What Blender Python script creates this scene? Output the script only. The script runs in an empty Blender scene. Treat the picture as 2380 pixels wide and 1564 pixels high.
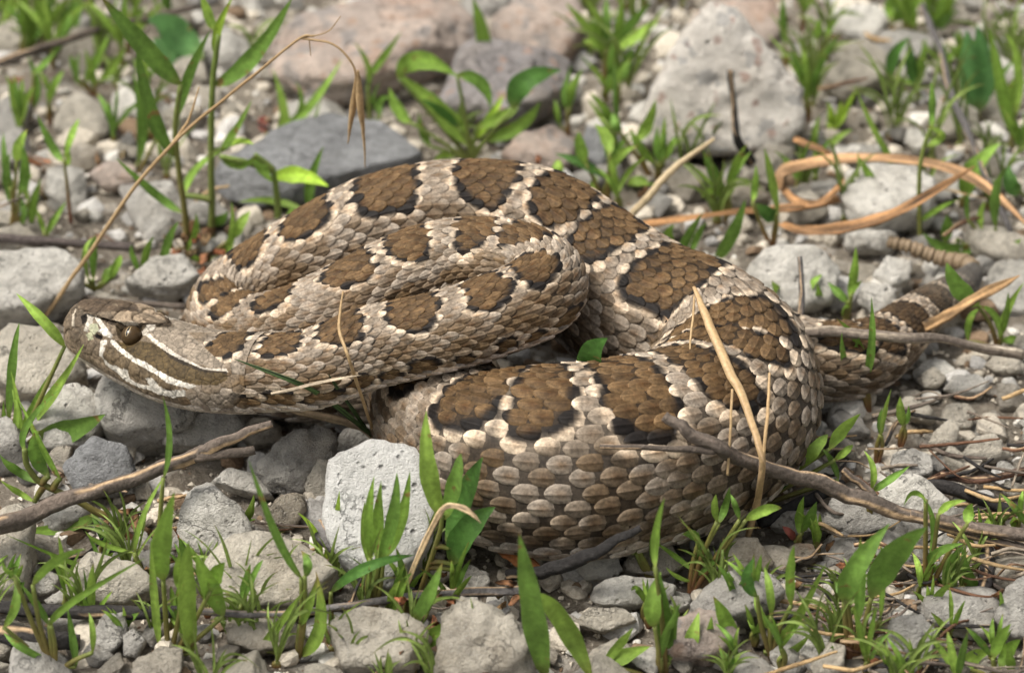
import bpy, math, random
import numpy as np
from mathutils import Vector

# ------------------------------------------------------------------ camera, sky, sun, exposure
SC = bpy.context.scene
COL = SC.collection
R_ = random.Random(7)
NR = np.random.default_rng(11)
PITCH = math.radians(33.0)
CP, SP = math.cos(PITCH), math.sin(PITCH)
DIST, FW = 55.0, 20.0                       # centimetres: camera distance and width of view there
IW, IH = 2380.0, 1564.0                     # pixel frame used for measuring the photograph
KPX = IW / FW                               # pixels per centimetre at the snake
AIM = np.array([0.0, 0.0, 1.5])
FWD = np.array([0.0, CP, -SP]); UPC = np.array([0.0, SP, CP]); RGT = np.array([1.0, 0.0, 0.0])
EYE = AIM - FWD * DIST
S = 0.01                                    # centimetres to metres

cam = bpy.data.cameras.new('camera'); camo = bpy.data.objects.new('camera', cam); COL.objects.link(camo)
camo.location = EYE * S
camo.rotation_euler = (math.pi / 2 - PITCH, 0, 0)
cam.sensor_width = 36; cam.lens = 36 * DIST / FW
cam.clip_start = 0.005; cam.clip_end = 200
cam.dof.use_dof = True
cam.dof.focus_distance = 0.514
cam.dof.aperture_fstop = 19
SC.camera = camo

SUN_EL, SUN_AZ = math.radians(63), math.radians(-98)     # high hazy sun, from the left
w = bpy.data.worlds.new('World'); SC.world = w; w.use_nodes = True
nt = w.node_tree; nt.nodes.clear()
sky = nt.nodes.new('ShaderNodeTexSky'); sky.sky_type = 'NISHITA'; sky.sun_disc = False
sky.sun_elevation = SUN_EL; sky.sun_rotation = SUN_AZ; sky.dust_density = 4.0; sky.air_density = 1.0
hs = nt.nodes.new('ShaderNodeHueSaturation'); hs.inputs['Saturation'].default_value = 0.10
bg = nt.nodes.new('ShaderNodeBackground'); bg.inputs['Strength'].default_value = 0.105
wo = nt.nodes.new('ShaderNodeOutputWorld')
nt.links.new(sky.outputs[0], hs.inputs['Color']); nt.links.new(hs.outputs[0], bg.inputs['Color']); nt.links.new(bg.outputs[0], wo.inputs[0])
sl = bpy.data.lights.new('sun', 'SUN'); sl.energy = 2.3; sl.angle = math.radians(20); sl.color = (1.0, 0.945, 0.86)
so = bpy.data.objects.new('sun', sl); COL.objects.link(so)
sd = Vector((math.sin(SUN_AZ) * math.cos(SUN_EL), math.cos(SUN_AZ) * math.cos(SUN_EL), math.sin(SUN_EL)))
so.rotation_euler = (-sd).to_track_quat('-Z', 'Y').to_euler(); so.location = sd * 3
SC.view_settings.view_transform = 'Standard'; SC.view_settings.look = 'None'
SC.view_settings.exposure = 0.96; SC.view_settings.gamma = 1.0
SC.render.engine = 'CYCLES'
SC.cycles.use_denoising = True
SC.cycles.max_bounces = 6; SC.cycles.diffuse_bounces = 3; SC.cycles.glossy_bounces = 2; SC.cycles.transmission_bounces = 2
SC.cycles.use_adaptive_sampling = True; SC.cycles.adaptive_threshold = 0.02

# ------------------------------------------------------------------ pixel -> place
def ray(px, py):
    d = FWD + RGT * ((px / IW - .5) * FW / DIST) + UPC * ((.5 - py / IH) * FW * IH / IW / DIST)
    return d
def P(px, py, z=0.0):
    d = ray(px, py); t = (z - EYE[2]) / d[2]
    return EYE + d * t
def PY(px, py, Y):
    d = ray(px, py); t = (Y - EYE[1]) / d[1]
    return EYE + d * t
def depth(p): return float(np.dot(np.asarray(p) - EYE, FWD))
def px_cm(p): return depth(p) / DIST / KPX
def project(p):
    p = np.asarray(p, float); q = p - EYE
    dz = q @ FWD
    return np.stack([((q @ RGT) / dz * DIST / FW + .5) * IW, (.5 - (q @ UPC) / dz * DIST / FW / (IH / IW)) * IH], -1)

# ------------------------------------------------------------------ numeric helpers
def _h(i, j, k, sd):
    n = (i.astype(np.int64) * 374761393 + j.astype(np.int64) * 668265263 + k.astype(np.int64) * 1274126177 + sd * 974711) & 0xffffffff
    n = ((n ^ (n >> 13)) * 1103515245) & 0xffffffff
    n = ((n ^ (n >> 16)) * 2654435761) & 0xffffffff
    return ((n ^ (n >> 15)) & 0xffffff) / float(0xffffff) * 2 - 1
def vnoise(p, sd=0):
    p = np.asarray(p, float); f = np.floor(p); t = p - f; t = t * t * (3 - 2 * t)
    i, j, k = f[:, 0], f[:, 1], f[:, 2]; o = 0
    for a in (0, 1):
        for b in (0, 1):
            for c in (0, 1):
                wgt = (t[:, 0] if a else 1 - t[:, 0]) * (t[:, 1] if b else 1 - t[:, 1]) * (t[:, 2] if c else 1 - t[:, 2])
                o = o + wgt * _h(i + a, j + b, k + c, sd)
    return o
def fbm(p, sd=0, oct=4, lac=2.1, gain=.5):
    o = 0; a = 1.0; p = np.asarray(p, float)
    for q in range(oct):
        o = o + a * vnoise(p, sd + q * 17); p = p * lac; a *= gain
    return o
def catmull(pts, n):
    pts = np.asarray(pts, float); m = len(pts)
    ext = np.vstack([2 * pts[0] - pts[1], pts, 2 * pts[-1] - pts[-2]])
    out = []
    for i in range(m - 1):
        a, b, c, d = ext[i:i + 4]
        for t in np.linspace(0, 1, n, endpoint=False):
            out.append(.5 * ((2 * b) + (c - a) * t + (2 * a - 5 * b + 4 * c - d) * t * t + (-a + 3 * b - 3 * c + d) * t ** 3))
    out.append(pts[-1]); return np.array(out)

def mk(name, verts, faces, mat, parent=None, cols=None, smooth=True, org=None, link=True):
    """one mesh object; verts in centimetres (relative to org)"""
    v = np.asarray(verts, float)
    if org is not None: v = v - np.asarray(org)
    me = bpy.data.meshes.new(name)
    f = faces
    if isinstance(f, np.ndarray):
        nv, nf = len(v), len(f); kk = f.shape[1]
        me.vertices.add(nv); me.vertices.foreach_set('co', (v * S).astype(np.float32).ravel())
        me.loops.add(nf * kk); me.loops.foreach_set('vertex_index', f.astype(np.int32).ravel())
        me.polygons.add(nf); me.polygons.foreach_set('loop_start', (np.arange(nf) * kk).astype(np.int32))
        me.update(calc_edges=True)
    else:
        me.from_pydata((v * S).tolist(), [], f)
    me.polygons.foreach_set('use_smooth', np.full(len(me.polygons), smooth))
    if cols is not None:
        at = me.color_attributes.new('Col', 'FLOAT_COLOR', 'POINT')
        c = np.ones((len(v), 4), np.float32); c[:, :3] = cols
        at.data.foreach_set('color', c.ravel())
    me.validate(); me.update()
    if mat is not None: me.materials.append(mat)
    o = bpy.data.objects.new(name, me)
    if link: COL.objects.link(o)
    if parent is not None: o.parent = parent
    if org is not None and parent is None: o.location = np.asarray(org) * S
    return o
def empty(name, loc):
    o = bpy.data.objects.new(name, None); COL.objects.link(o); o.location = np.asarray(loc) * S
    o.empty_display_size = .005; return o
def tag(o, label, cat, group=None, kind=None):
    if label: o['label'] = label
    if cat: o['category'] = cat
    if group: o['group'] = group
    if kind: o['kind'] = kind
    return o
def grid_faces(nu, nv, wrap=False):
    i = np.arange(nu - 1)[:, None]; j = np.arange(nv if wrap else nv - 1)[None, :]
    j2 = (j + 1) % nv
    return np.stack([i * nv + j, i * nv + j2, (i + 1) * nv + j2, (i + 1) * nv + j], -1).reshape(-1, 4)
def tube_mesh(pts, rad, ns=8, sd=0, rough=0.0, cap=True):
    pts = np.asarray(pts, float); n = len(pts); rad = np.asarray(rad, float)
    T = np.gradient(pts, axis=0); T /= np.linalg.norm(T, axis=1)[:, None] + 1e-9
    ref = np.array([0.31, 0.17, 0.93]); A = np.cross(T, ref); A /= np.linalg.norm(A, axis=1)[:, None] + 1e-9
    B = np.cross(T, A)
    th = np.linspace(0, 2 * math.pi, ns, endpoint=False)
    rr = np.repeat(rad[:, None], ns, 1)
    if rough:
        L = np.cumsum(np.r_[0, np.linalg.norm(np.diff(pts, axis=0), axis=1)])
        q = np.stack([np.repeat(L[:, None], ns, 1) * 1.6, np.cos(th)[None] * 1.3 + 0 * rr, np.sin(th)[None] * 1.3 + 0 * rr], -1).reshape(-1, 3)
        rr = rr * (1 + rough * fbm(q, sd, 3).reshape(n, ns))
    V = pts[:, None] + rr[..., None] * (np.cos(th)[None, :, None] * A[:, None] + np.sin(th)[None, :, None] * B[:, None])
    V = V.reshape(-1, 3); F = grid_faces(n, ns, True).tolist()
    if cap: F += [list(range(ns))[::-1], [(n - 1) * ns + k for k in range(ns)]]
    return V, F

# ------------------------------------------------------------------ materials
def newmat(name):
    m = bpy.data.materials.new(name); m.use_nodes = True; t = m.node_tree; t.nodes.clear()
    out = t.nodes.new('ShaderNodeOutputMaterial'); b = t.nodes.new('ShaderNodeBsdfPrincipled')
    t.links.new(b.outputs[0], out.inputs[0]); return m, t, b, out
def N(t, k, **kw):
    n = t.nodes.new(k)
    for a, b in kw.items():
        if a in n.inputs: n.inputs[a].default_value = b
        else: setattr(n, a, b)
    return n
def ramp(t, fac, stops):
    r = t.nodes.new('ShaderNodeValToRGB'); e = r.color_ramp.elements
    while len(e) < len(stops): e.new(.5)
    for q, (p, c) in zip(e, stops):
        q.position = p; q.color = (*c, 1) if not isinstance(c, (int, float)) else (c, c, c, 1)
    t.links.new(fac, r.inputs[0]); return r.outputs[0]
def mixc(t, fac, a, b, mode='MIX'):
    m = t.nodes.new('ShaderNodeMix'); m.data_type = 'RGBA'; m.blend_type = mode
    for sck, v in ((m.inputs[0], fac), (m.inputs[6], a), (m.inputs[7], b)):
        if isinstance(v, (int, float)): sck.default_value = v
        elif isinstance(v, tuple): sck.default_value = (*v, 1)
        else: t.links.new(v, sck)
    return m.outputs[2]
def mathn(t, op, a, b=None, clamp=False):
    m = t.nodes.new('ShaderNodeMath'); m.operation = op; m.use_clamp = clamp
    for i, v in enumerate((a, b)):
        if v is None: continue
        if isinstance(v, (int, float)): m.inputs[i].default_value = v
        else: t.links.new(v, m.inputs[i])
    return m.outputs[0]
def bump(t, b, h, strength, dist):
    n = t.nodes.new('ShaderNodeBump'); n.inputs['Strength'].default_value = strength; n.inputs['Distance'].default_value = dist
    t.links.new(h, n.inputs['Height']); t.links.new(n.outputs[0], b.inputs['Normal'])

def rock_mat(name, c1, c2, spot=None, pits=.25, fleck=(.75, .72, .66), stain=(.30, .22, .12), stain_amt=.35, rough=.85, pit_scale=700, dk=.75):
    m, t, b, _ = newmat(name)
    tc = N(t, 'ShaderNodeTexCoord'); oi = N(t, 'ShaderNodeObjectInfo')
    ad = N(t, 'ShaderNodeVectorMath', operation='ADD'); t.links.new(tc.outputs['Object'], ad.inputs[0])
    sc = N(t, 'ShaderNodeVectorMath', operation='SCALE'); sc.inputs[3].default_value = 13.0
    t.links.new(oi.outputs['Location'], sc.inputs[0]); t.links.new(sc.outputs[0], ad.inputs[1]); v = ad.outputs[0]
    def noise(s, d=6, r=.6):
        n = N(t, 'ShaderNodeTexNoise', Scale=s, Detail=d, Roughness=r); t.links.new(v, n.inputs['Vector']); return n.outputs['Fac']
    big = noise(90); mid = noise(420, 8, .68); fine = noise(2600, 4, .7)
    c = mixc(t, ramp(t, big, [(.40, 0.0), (.60, 1.0)]), c1, tuple(x * .88 for x in c2))
    c = mixc(t, mathn(t, 'MULTIPLY', ramp(t, mid, [(.46, 0.0), (.62, 1.0)]), dk), c, tuple(x * .58 for x in c2))
    c = mixc(t, mathn(t, 'MULTIPLY', ramp(t, noise(1150, 5, .75), [(.55, 0.0), (.66, 1.0)]), dk * .6), c, tuple(x * .45 for x in c2))
    c = mixc(t, mathn(t, 'MULTIPLY', ramp(t, fine, [(.52, 0.0), (.75, 1.0)]), .5), c, fleck)
    st = noise(60, 5, .6)
    c = mixc(t, mathn(t, 'MULTIPLY', ramp(t, st, [(.54, 0.0), (.74, 1.0)]), stain_amt), c, stain)
    vo = N(t, 'ShaderNodeTexVoronoi', Scale=pit_scale, Randomness=1.0); t.links.new(v, vo.inputs['Vector'])
    pm = mathn(t, 'MULTIPLY', ramp(t, vo.outputs['Distance'], [(.12, 1.0), (.30, 0.0)]), ramp(t, noise(260, 3), [(.50, 0.0), (.62, 1.0)]))
    c = mixc(t, mathn(t, 'MULTIPLY', pm, pits), c, (.06, .05, .04))
    ck = N(t, 'ShaderNodeTexNoise', Scale=75, Detail=7, Roughness=.62); t.links.new(v, ck.inputs['Vector'])
    crack = ramp(t, mathn(t, 'ABSOLUTE', mathn(t, 'SUBTRACT', ck.outputs['Fac'], .5)), [(.0, 1.0), (.012, 0.0)])
    crack = mathn(t, 'MULTIPLY', crack, ramp(t, noise(55, 2), [(.46, 0.0), (.60, 1.0)]))
    c = mixc(t, mathn(t, 'MULTIPLY', crack, .6), c, tuple(x * .35 for x in c2))
    if spot:
        nw = N(t, 'ShaderNodeTexNoise', Scale=500, Detail=4); t.links.new(v, nw.inputs['Vector'])
        dw = N(t, 'ShaderNodeVectorMath', operation='SCALE'); dw.inputs[3].default_value = .0035; t.links.new(nw.outputs['Color'], dw.inputs[0])
        d2 = N(t, 'ShaderNodeVectorMath', operation='ADD'); t.links.new(v, d2.inputs[0]); t.links.new(dw.outputs[0], d2.inputs[1])
        v2 = N(t, 'ShaderNodeTexVoronoi', Scale=330, Randomness=1.0); t.links.new(d2.outputs[0], v2.inputs['Vector'])
        wv = N(t, 'ShaderNodeSeparateColor'); t.links.new(v2.outputs['Color'], wv.inputs[0])
        c = mixc(t, mathn(t, 'MULTIPLY', mathn(t, 'MULTIPLY', mathn(t, 'GREATER_THAN', wv.outputs[0], .78), .65), ramp(t, v2.outputs['Distance'], [(.28, 1.0), (.48, 0.0)])), c, spot)
        c = mixc(t, mathn(t, 'MULTIPLY', mathn(t, 'LESS_THAN', wv.outputs[1], .12), .5), c, (.26, .26, .26))
    hsv = N(t, 'ShaderNodeHueSaturation'); t.links.new(c, hsv.inputs['Color'])
    t.links.new(mathn(t, 'ADD', mathn(t, 'MULTIPLY', oi.outputs['Random'], .26), .86), hsv.inputs['Value'])
    t.links.new(hsv.outputs[0], b.inputs['Base Color']); b.inputs['Roughness'].default_value = rough
    b.inputs['Specular IOR Level'].default_value = .25
    h = mathn(t, 'SUBTRACT', mathn(t, 'ADD', mathn(t, 'MULTIPLY', mid, .9), mathn(t, 'MULTIPLY', fine, .35)), mathn(t, 'ADD', mathn(t, 'MULTIPLY', pm, .6 * min(1, pits * 2)), mathn(t, 'MULTIPLY', crack, .35)))
    bump(t, b, h, 1.0, .0030); return m
RM = dict(
    cream=rock_mat('limestone_cream', (.70, .635, .525), (.60, .54, .44), stain_amt=.3),
    white=rock_mat('limestone_white', (.82, .78, .70), (.71, .67, .59), pits=.6, stain_amt=.12, pit_scale=520),
    grey=rock_mat('limestone_grey', (.58, .55, .495), (.47, .44, .395), stain_amt=.25, pits=.35),
    blue=rock_mat('slate_grey', (.40, .40, .40), (.33, .33, .33), fleck=(.33, .33, .33), stain_amt=.08, pits=.1),
    pink=rock_mat('granite_pink', (.66, .53, .44), (.54, .44, .375), spot=(.46, .30, .21), stain=(.52, .27, .15), stain_amt=.5, dk=.55),
    cong=rock_mat('conglomerate', (.86, .80, .715), (.78, .715, .63), spot=(.36, .20, .15), pits=.6, stain_amt=.15, pit_scale=420, dk=.4),
    bright=rock_mat('limestone_bright', (.86, .84, .79), (.79, .77, .72), pits=.6, stain_amt=.05, pit_scale=520, dk=.35),
    mauve=rock_mat('rock_mauve', (.40, .36, .345), (.31, .28, .27), spot=(.42, .27, .2), stain_amt=.2),
    tan=rock_mat('limestone_tan', (.58, .52, .43), (.47, .415, .335), stain_amt=.4),
    rust=rock_mat('limestone_rusty', (.62, .54, .42), (.52, .45, .35), stain=(.45, .15, .03), stain_amt=.95))

def attr_mat(name, rough=.6, spec=.3, nscale=900, nbump=.4, bdist=.0003, vary=.25, trans=0.0, mottle=0, spots=False):
    """surface whose own colour is stored on the mesh (Col), broken up by fine noise"""
    m, t, b, out = newmat(name)
    at = N(t, 'ShaderNodeAttribute', attribute_name='Col'); tc = N(t, 'ShaderNodeTexCoord'); oi = N(t, 'ShaderNodeObjectInfo')
    v = tc.outputs['Object']
    n = N(t, 'ShaderNodeTexNoise', Scale=nscale, Detail=5, Roughness=.65); t.links.new(v, n.inputs['Vector'])
    f = ramp(t, n.outputs['Fac'], [(.3, 1 - vary * 1.3), (.7, 1 + vary * .6)]) if vary < .7 else n.outputs['Fac']
    mr = N(t, 'ShaderNodeMapRange'); t.links.new(n.outputs['Fac'], mr.inputs[0])
    mr.inputs[1].default_value = .3; mr.inputs[2].default_value = .7; mr.inputs[3].default_value = 1 - vary; mr.inputs[4].default_value = 1 + vary
    sc = N(t, 'ShaderNodeVectorMath', operation='SCALE'); t.links.new(at.outputs['Color'], sc.inputs[0]); t.links.new(mr.outputs[0], sc.inputs[3])
    hsv = N(t, 'ShaderNodeHueSaturation'); t.links.new(sc.outputs[0], hsv.inputs['Color'])
    t.links.new(mathn(t, 'ADD', mathn(t, 'MULTIPLY', oi.outputs['Random'], .3), .85), hsv.inputs['Value'])
    t.links.new(hsv.outputs[0], b.inputs['Base Color']); b.inputs['Roughness'].default_value = rough; b.inputs['Specular IOR Level'].default_value = spec
    if spots:
        n6 = N(t, 'ShaderNodeTexNoise', Scale=330, Detail=3, Roughness=.6); t.links.new(v, n6.inputs['Vector'])
        hc = mixc(t, mathn(t, 'MULTIPLY', ramp(t, n6.outputs['Fac'], [(.64, 0.0), (.70, 1.0)]), .75), hsv.outputs[0], (.20, .095, .04))
        h0 = N(t, 'ShaderNodeHueSaturation'); t.links.new(hc, h0.inputs['Color']); hsv = h0
    if mottle:
        n5 = N(t, 'ShaderNodeTexNoise', Scale=mottle, Detail=3, Roughness=.6); t.links.new(v, n5.inputs['Vector'])
        m5 = N(t, 'ShaderNodeMapRange'); t.links.new(n5.outputs['Fac'], m5.inputs[0]); m5.inputs[1].default_value = .35; m5.inputs[2].default_value = .65; m5.inputs[3].default_value = .72; m5.inputs[4].default_value = 1.25
        s5 = N(t, 'ShaderNodeVectorMath', operation='SCALE'); t.links.new(hsv.outputs[0], s5.inputs[0]); t.links.new(m5.outputs[0], s5.inputs[3]); t.links.new(s5.outputs[0], b.inputs['Base Color'])
    bump(t, b, n.outputs['Fac'], nbump, bdist)
    if trans:
        tr = N(t, 'ShaderNodeBsdfTranslucent'); mx = N(t, 'ShaderNodeMixShader'); mx.inputs[0].default_value = trans
        h2 = N(t, 'ShaderNodeHueSaturation'); h2.inputs['Value'].default_value = 1.25; t.links.new(hsv.outputs[0], h2.inputs['Color'])
        t.links.new(h2.outputs[0], tr.inputs[0]); t.links.new(b.outputs[0], mx.inputs[1]); t.links.new(tr.outputs[0], mx.inputs[2]); t.links.new(mx.outputs[0], out.inputs[0])
    return m
M_SNAKE = attr_mat('snake_skin', rough=.62, spec=.14, nscale=1800, nbump=.45, bdist=.0002, vary=.42, mottle=520)
M_LEAF = attr_mat('leaf_green', rough=.55, spec=.22, nscale=900, nbump=.5, bdist=.0005, vary=.22, trans=.28, mottle=160, spots=True)
M_STEM = attr_mat('plant_stem', rough=.5, spec=.3, nscale=900, vary=.2)
M_DRY = attr_mat('dry_plant', rough=.65, spec=.25, nscale=1100, vary=.25, trans=.15)
M_TWIG = attr_mat('twig_bark', rough=.85, spec=.15, nscale=800, nbump=.9, bdist=.0008, vary=.38)
def soil_mat():
    m, t, b, _ = newmat('soil')
    tc = N(t, 'ShaderNodeTexCoord'); v = tc.outputs['Object']
    n1 = N(t, 'ShaderNodeTexNoise', Scale=40, Detail=8, Roughness=.7); t.links.new(v, n1.inputs['Vector'])
    n2 = N(t, 'ShaderNodeTexNoise', Scale=900, Detail=6, Roughness=.7); t.links.new(v, n2.inputs['Vector'])
    vo = N(t, 'ShaderNodeTexVoronoi', Scale=170); t.links.new(v, vo.inputs['Vector'])
    c = mixc(t, ramp(t, n1.outputs['Fac'], [(.35, 0.0), (.68, 1.0)]), (.13, .105, .08), (.34, .295, .235))
    c = mixc(t, ramp(t, n2.outputs['Fac'], [(.45, 0.0), (.8, 1.0)]), c, (.46, .41, .34))
    sp = N(t, 'ShaderNodeSeparateColor'); t.links.new(vo.outputs['Color'], sp.inputs[0])
    c = mixc(t, mathn(t, 'MULTIPLY', mathn(t, 'GREATER_THAN', sp.outputs[0], .45), ramp(t, vo.outputs['Distance'], [(.3, .8), (.5, 0.0)])), c, (.55, .50, .43))
    t.links.new(c, b.inputs['Base Color']); b.inputs['Roughness'].default_value = .95; b.inputs['Specular IOR Level'].default_value = .1
    bump(t, b, mathn(t, 'SUBTRACT', n2.outputs['Fac'], vo.outputs['Distance']), 1.0, .003); return m
M_SOIL = soil_mat()

# ------------------------------------------------------------------ ground
def gcoord(lo, hi, n, far, nf):
    a = np.linspace(lo, hi, n); g = np.geomspace(1, far, nf)
    return np.r_[(lo - g[::-1]), a, (hi + g)]
gx = gcoord(-26, 26, 170, 6000, 24); gy = gcoord(-18, 42, 190, 9000, 24)
GX, GY = np.meshgrid(gx, gy, indexing='ij'); q = np.stack([GX.ravel(), GY.ravel(), 0 * GX.ravel()], -1)
def ground_z(x, y):
    q = np.stack([np.asarray(x, float).ravel(), np.asarray(y, float).ravel(), np.zeros(np.size(x))], -1)
    return .16 * fbm(q * .45, 5, 3) + .06 * fbm(q * 2.2, 9, 3) - .12
gv = q.copy(); gv[:, 2] = ground_z(q[:, 0], q[:, 1])
g = mk('ground', gv, grid_faces(len(gx), len(gy)), M_SOIL)
tag(g, 'pale dusty soil showing between the stones', None, kind='structure')
# ------------------------------------------------------------------ stones
def ico(n):
    import bmesh
    bm = bmesh.new(); bmesh.ops.create_icosphere(bm, subdivisions=n, radius=1)
    bm.verts.ensure_lookup_table()
    v = np.array([x.co[:] for x in bm.verts]); f = np.array([[y.index for y in x.verts] for x in bm.faces]); bm.free()
    return v, f
ICO = {n: ico(n) for n in (2, 3, 4, 5)}
def soft_hull(dirs, nrm, dist, p):
    k = np.maximum(dirs @ np.asarray(nrm).T, 0) / np.asarray(dist)[None]
    return 1.0 / (np.sum(k ** p, 1) ** (1.0 / p))
def stone_shape(lvl, nrm, dist, half, sd, p=60, rough=.05, cracks=.3):
    v, f = ICO[lvl]
    d = v * np.asarray(half)[None]; d /= np.linalg.norm(d, axis=1)[:, None]
    r = soft_hull(d, nrm, dist, p); V = d * r[:, None]
    sz = float(np.mean(half)); q = V / sz
    a = fbm(q * 1.7, sd, 3) * .9 + fbm(q * 5.5, sd + 5, 3) * .42
    rid = 1 - np.abs(fbm(q * 2.4, sd + 9, 3)); rid = np.clip((rid - .86) / .14, 0, 1)
    V = V + d * (sz * rough * (a - cracks * 1.5 * rid))[:, None]
    return V, f
def rand_planes(rg, k=13):
    n = rg.normal(size=(k, 3)); n /= np.linalg.norm(n, axis=1)[:, None]
    n = np.vstack([n, np.eye(3), -np.eye(3)]); d = np.r_[rg.uniform(.60, 1.0, k), rg.uniform(.8, 1.0, 6)]; return n, d
NSTONE = [0]
def hero(poly, mat, label, lie=.35, thick=None, sink=.25, rough=.05, p=60, zoff=0.0, cuts=11, bv=.80):
    NSTONE[0] += 1; rg = np.random.default_rng(100 + NSTONE[0])
    pts = np.array(poly, float)
    lo, hi = pts.min(0), pts.max(0); c = (lo + hi) / 2; hh = (hi - lo) / 2
    ax = UPC * (1 - lie) + np.array([0, 1, 0]) * lie; ax /= np.linalg.norm(ax); cf = float(ax @ UPC)
    tx = np.cross(RGT, ax)                                   # out of the slab, upwards
    hx = hh[0] / KPX; hy = hh[1] / KPX / cf
    t = thick if thick else (.55 * min(hx, hy) + .12 * max(hx, hy))
    zc = (abs(ax[2]) * hy + abs(tx[2]) * t) * (1 - sink) * .8 + zoff
    C = P(c[0], c[1], zc); k = depth(C) / DIST
    # convex outline
    L = np.stack([(pts[:, 0] - c[0]) / KPX * k, -(pts[:, 1] - c[1]) / KPX * k / cf], -1)
    L = L[np.argsort(np.arctan2(L[:, 1], L[:, 0]))]
    nrm, dist = [], []
    for i in range(len(L)):
        a, b = L[i], L[(i + 1) % len(L)]; e = b - a; n2 = np.array([e[1], -e[0]]); ln = np.linalg.norm(n2)
        if ln < 1e-4: continue
        n2 /= ln; d = float(n2 @ a)
        if d <= .05: continue
        nrm.append(n2[0] * RGT + n2[1] * ax); dist.append(d)
        for sg in (-1, 1):
            be = rg.uniform(.35, .9); m3 = (n2[0] * RGT + n2[1] * ax) * be + tx * sg * math.sqrt(1 - be * be)
            nrm.append(m3); dist.append((d * be + t * math.sqrt(1 - be * be)) * rg.uniform(bv, 1.04))
    for sg in (-1, 1):
        m3 = tx * sg + RGT * rg.normal() * .12 + ax * rg.normal() * .12; m3 /= np.linalg.norm(m3); nrm.append(m3); dist.append(t)
    for q_ in range(cuts):
        m3 = rg.normal(size=3); m3 = m3[0] * RGT + m3[1] * ax + m3[2] * tx * 1.2; m3 /= np.linalg.norm(m3)
        sup = abs(m3 @ RGT) * hx + abs(m3 @ ax) * hy + abs(m3 @ tx) * t
        if abs(m3 @ tx) > .35: nrm.append(m3); dist.append(sup * rg.uniform(.60, .80))
    V0, F = ICO[5 if hh.max() > 165 else 4]
    q = V0[:, :1] * RGT * hx + V0[:, 1:2] * ax * hy + V0[:, 2:] * tx * t
    d = q / np.linalg.norm(q, axis=1)[:, None]
    r = soft_hull(d, nrm, dist, p); V = d * r[:, None]; sz = (hx + hy + t) / 3; sd = 1000 + NSTONE[0] * 31
    qq = V / sz
    a = fbm(qq * 1.6, sd, 3) * .7 + fbm(qq * 5, sd + 5, 4) * .85 - .5 * np.abs(fbm(qq * 3.1, sd + 3, 4))
    rid = np.clip((1 - np.abs(fbm(qq * 2.2, sd + 9, 3)) - .86) / .14, 0, 1)
    V = V + d * (sz * rough * 1.4 * (a - .6 * rid))[:, None]
    o = mk('stone', V, F, RM[mat]); o.location = C * S
    tag(o, label, 'stone'); return o
# ------------------------------------------------------------------ the rattlesnake
# centre line from nose to tail: (pixel x, pixel y, height of centre in cm, radius in cm)
PATH = [(163, 752, 2.30, .45), (225, 770, 2.30, .6), (303, 797, 2.28, .74), (375, 822, 2.28, .75), (450, 846, 2.32, .75), (540, 860, 2.42, .74),
        (640, 866, 2.58, .73), (735, 858, 2.75, .74), (843, 815, 3.02, .76), (930, 794, 3.18, .76), (1018, 775, 3.32, .76), (1100, 752, 3.45, .77), (1172, 725, 3.55, .78),
        (1235, 700, 3.62, .78), (1267, 664, 3.66, .78), (1245, 630, 3.70, .79), (1180, 609, 3.70, .79), (1100, 604, 3.66, .80), (1018, 614, 3.56, .80), (930, 645, 3.38, .80), (843, 687, 3.05, .80),
        (750, 732, 2.62, .79), (663, 765, 2.10, .78), (580, 775, 1.65, .77), (528, 745, 1.50, .78), (545, 697, 1.62, .79), (610, 652, 1.95, .82),
        (690, 608, 2.40, .87), (780, 565, 2.80, .95), (890, 527, 3.10, 1.04), (1020, 508, 3.25, 1.11), (1150, 512, 3.25, 1.16), (1250, 538, 3.15, 1.22),
        (1330, 596, 2.82, 1.30), (1412, 668, 2.46, 1.42), (1515, 742, 2.12, 1.52), (1620, 795, 1.90, 1.60), (1690, 872, 1.74, 1.65), (1678, 962, 1.66, 1.69),
        (1595, 1025, 1.67, 1.72), (1475, 1055, 1.72, 1.79), (1340, 1075, 1.72, 1.79), (1205, 1070, 1.64, 1.72), (1105, 1042, 1.45, 1.52), (1040, 985, 1.28, 1.36),
        (1005, 905, 1.15, 1.22), (930, 860, 1.08, 1.14), (800, 852, 1.02, 1.08), (680, 858, 1.0, 1.04), (590, 825, 1.0, 1.0), (590, 735, 1.0, 1.0), (700, 655, 1.0, 1.0),
        (880, 610, 1.0, 1.0), (1080, 600, 1.0, 1.0), (1290, 600, .95, .95), (1500, 655, .90, .90), (1700, 770, .86, .86), (1860, 835, .82, .82),
        (1975, 838, .80, .78), (2050, 806, .72, .66), (2110, 756, .66, .54), (2160, 714, .60, .44), (2215, 676, .55, .36), (2252, 648, .52, .27), (2262, 628, .52, .20)]
ctl = np.array([np.r_[P(a, b, z), r] for a, b, z, r in PATH])
raw = catmull(ctl, 24)
seg = np.linalg.norm(np.diff(raw[:, :3], axis=0), axis=1); cs = np.r_[0, np.cumsum(seg)]
SLEN = cs[-1]; ND = int(SLEN / .04); sv = np.linspace(0, SLEN, ND)
CL = np.stack([np.interp(sv, cs, raw[:, k]) for k in range(4)], -1)
def smooth(a, n):
    k = np.ones(n) / n; pad = n // 2
    ap = np.pad(a, ((pad, pad), (0, 0)), mode='reflect', reflect_type='odd')
    return np.stack([np.convolve(ap[:, i], k, 'valid') for i in range(a.shape[1])], -1)[:len(a)]
CL = smooth(CL, 15)
TT = np.gradient(CL[:, :3], axis=0); TT /= np.linalg.norm(TT, axis=1)[:, None]
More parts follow.
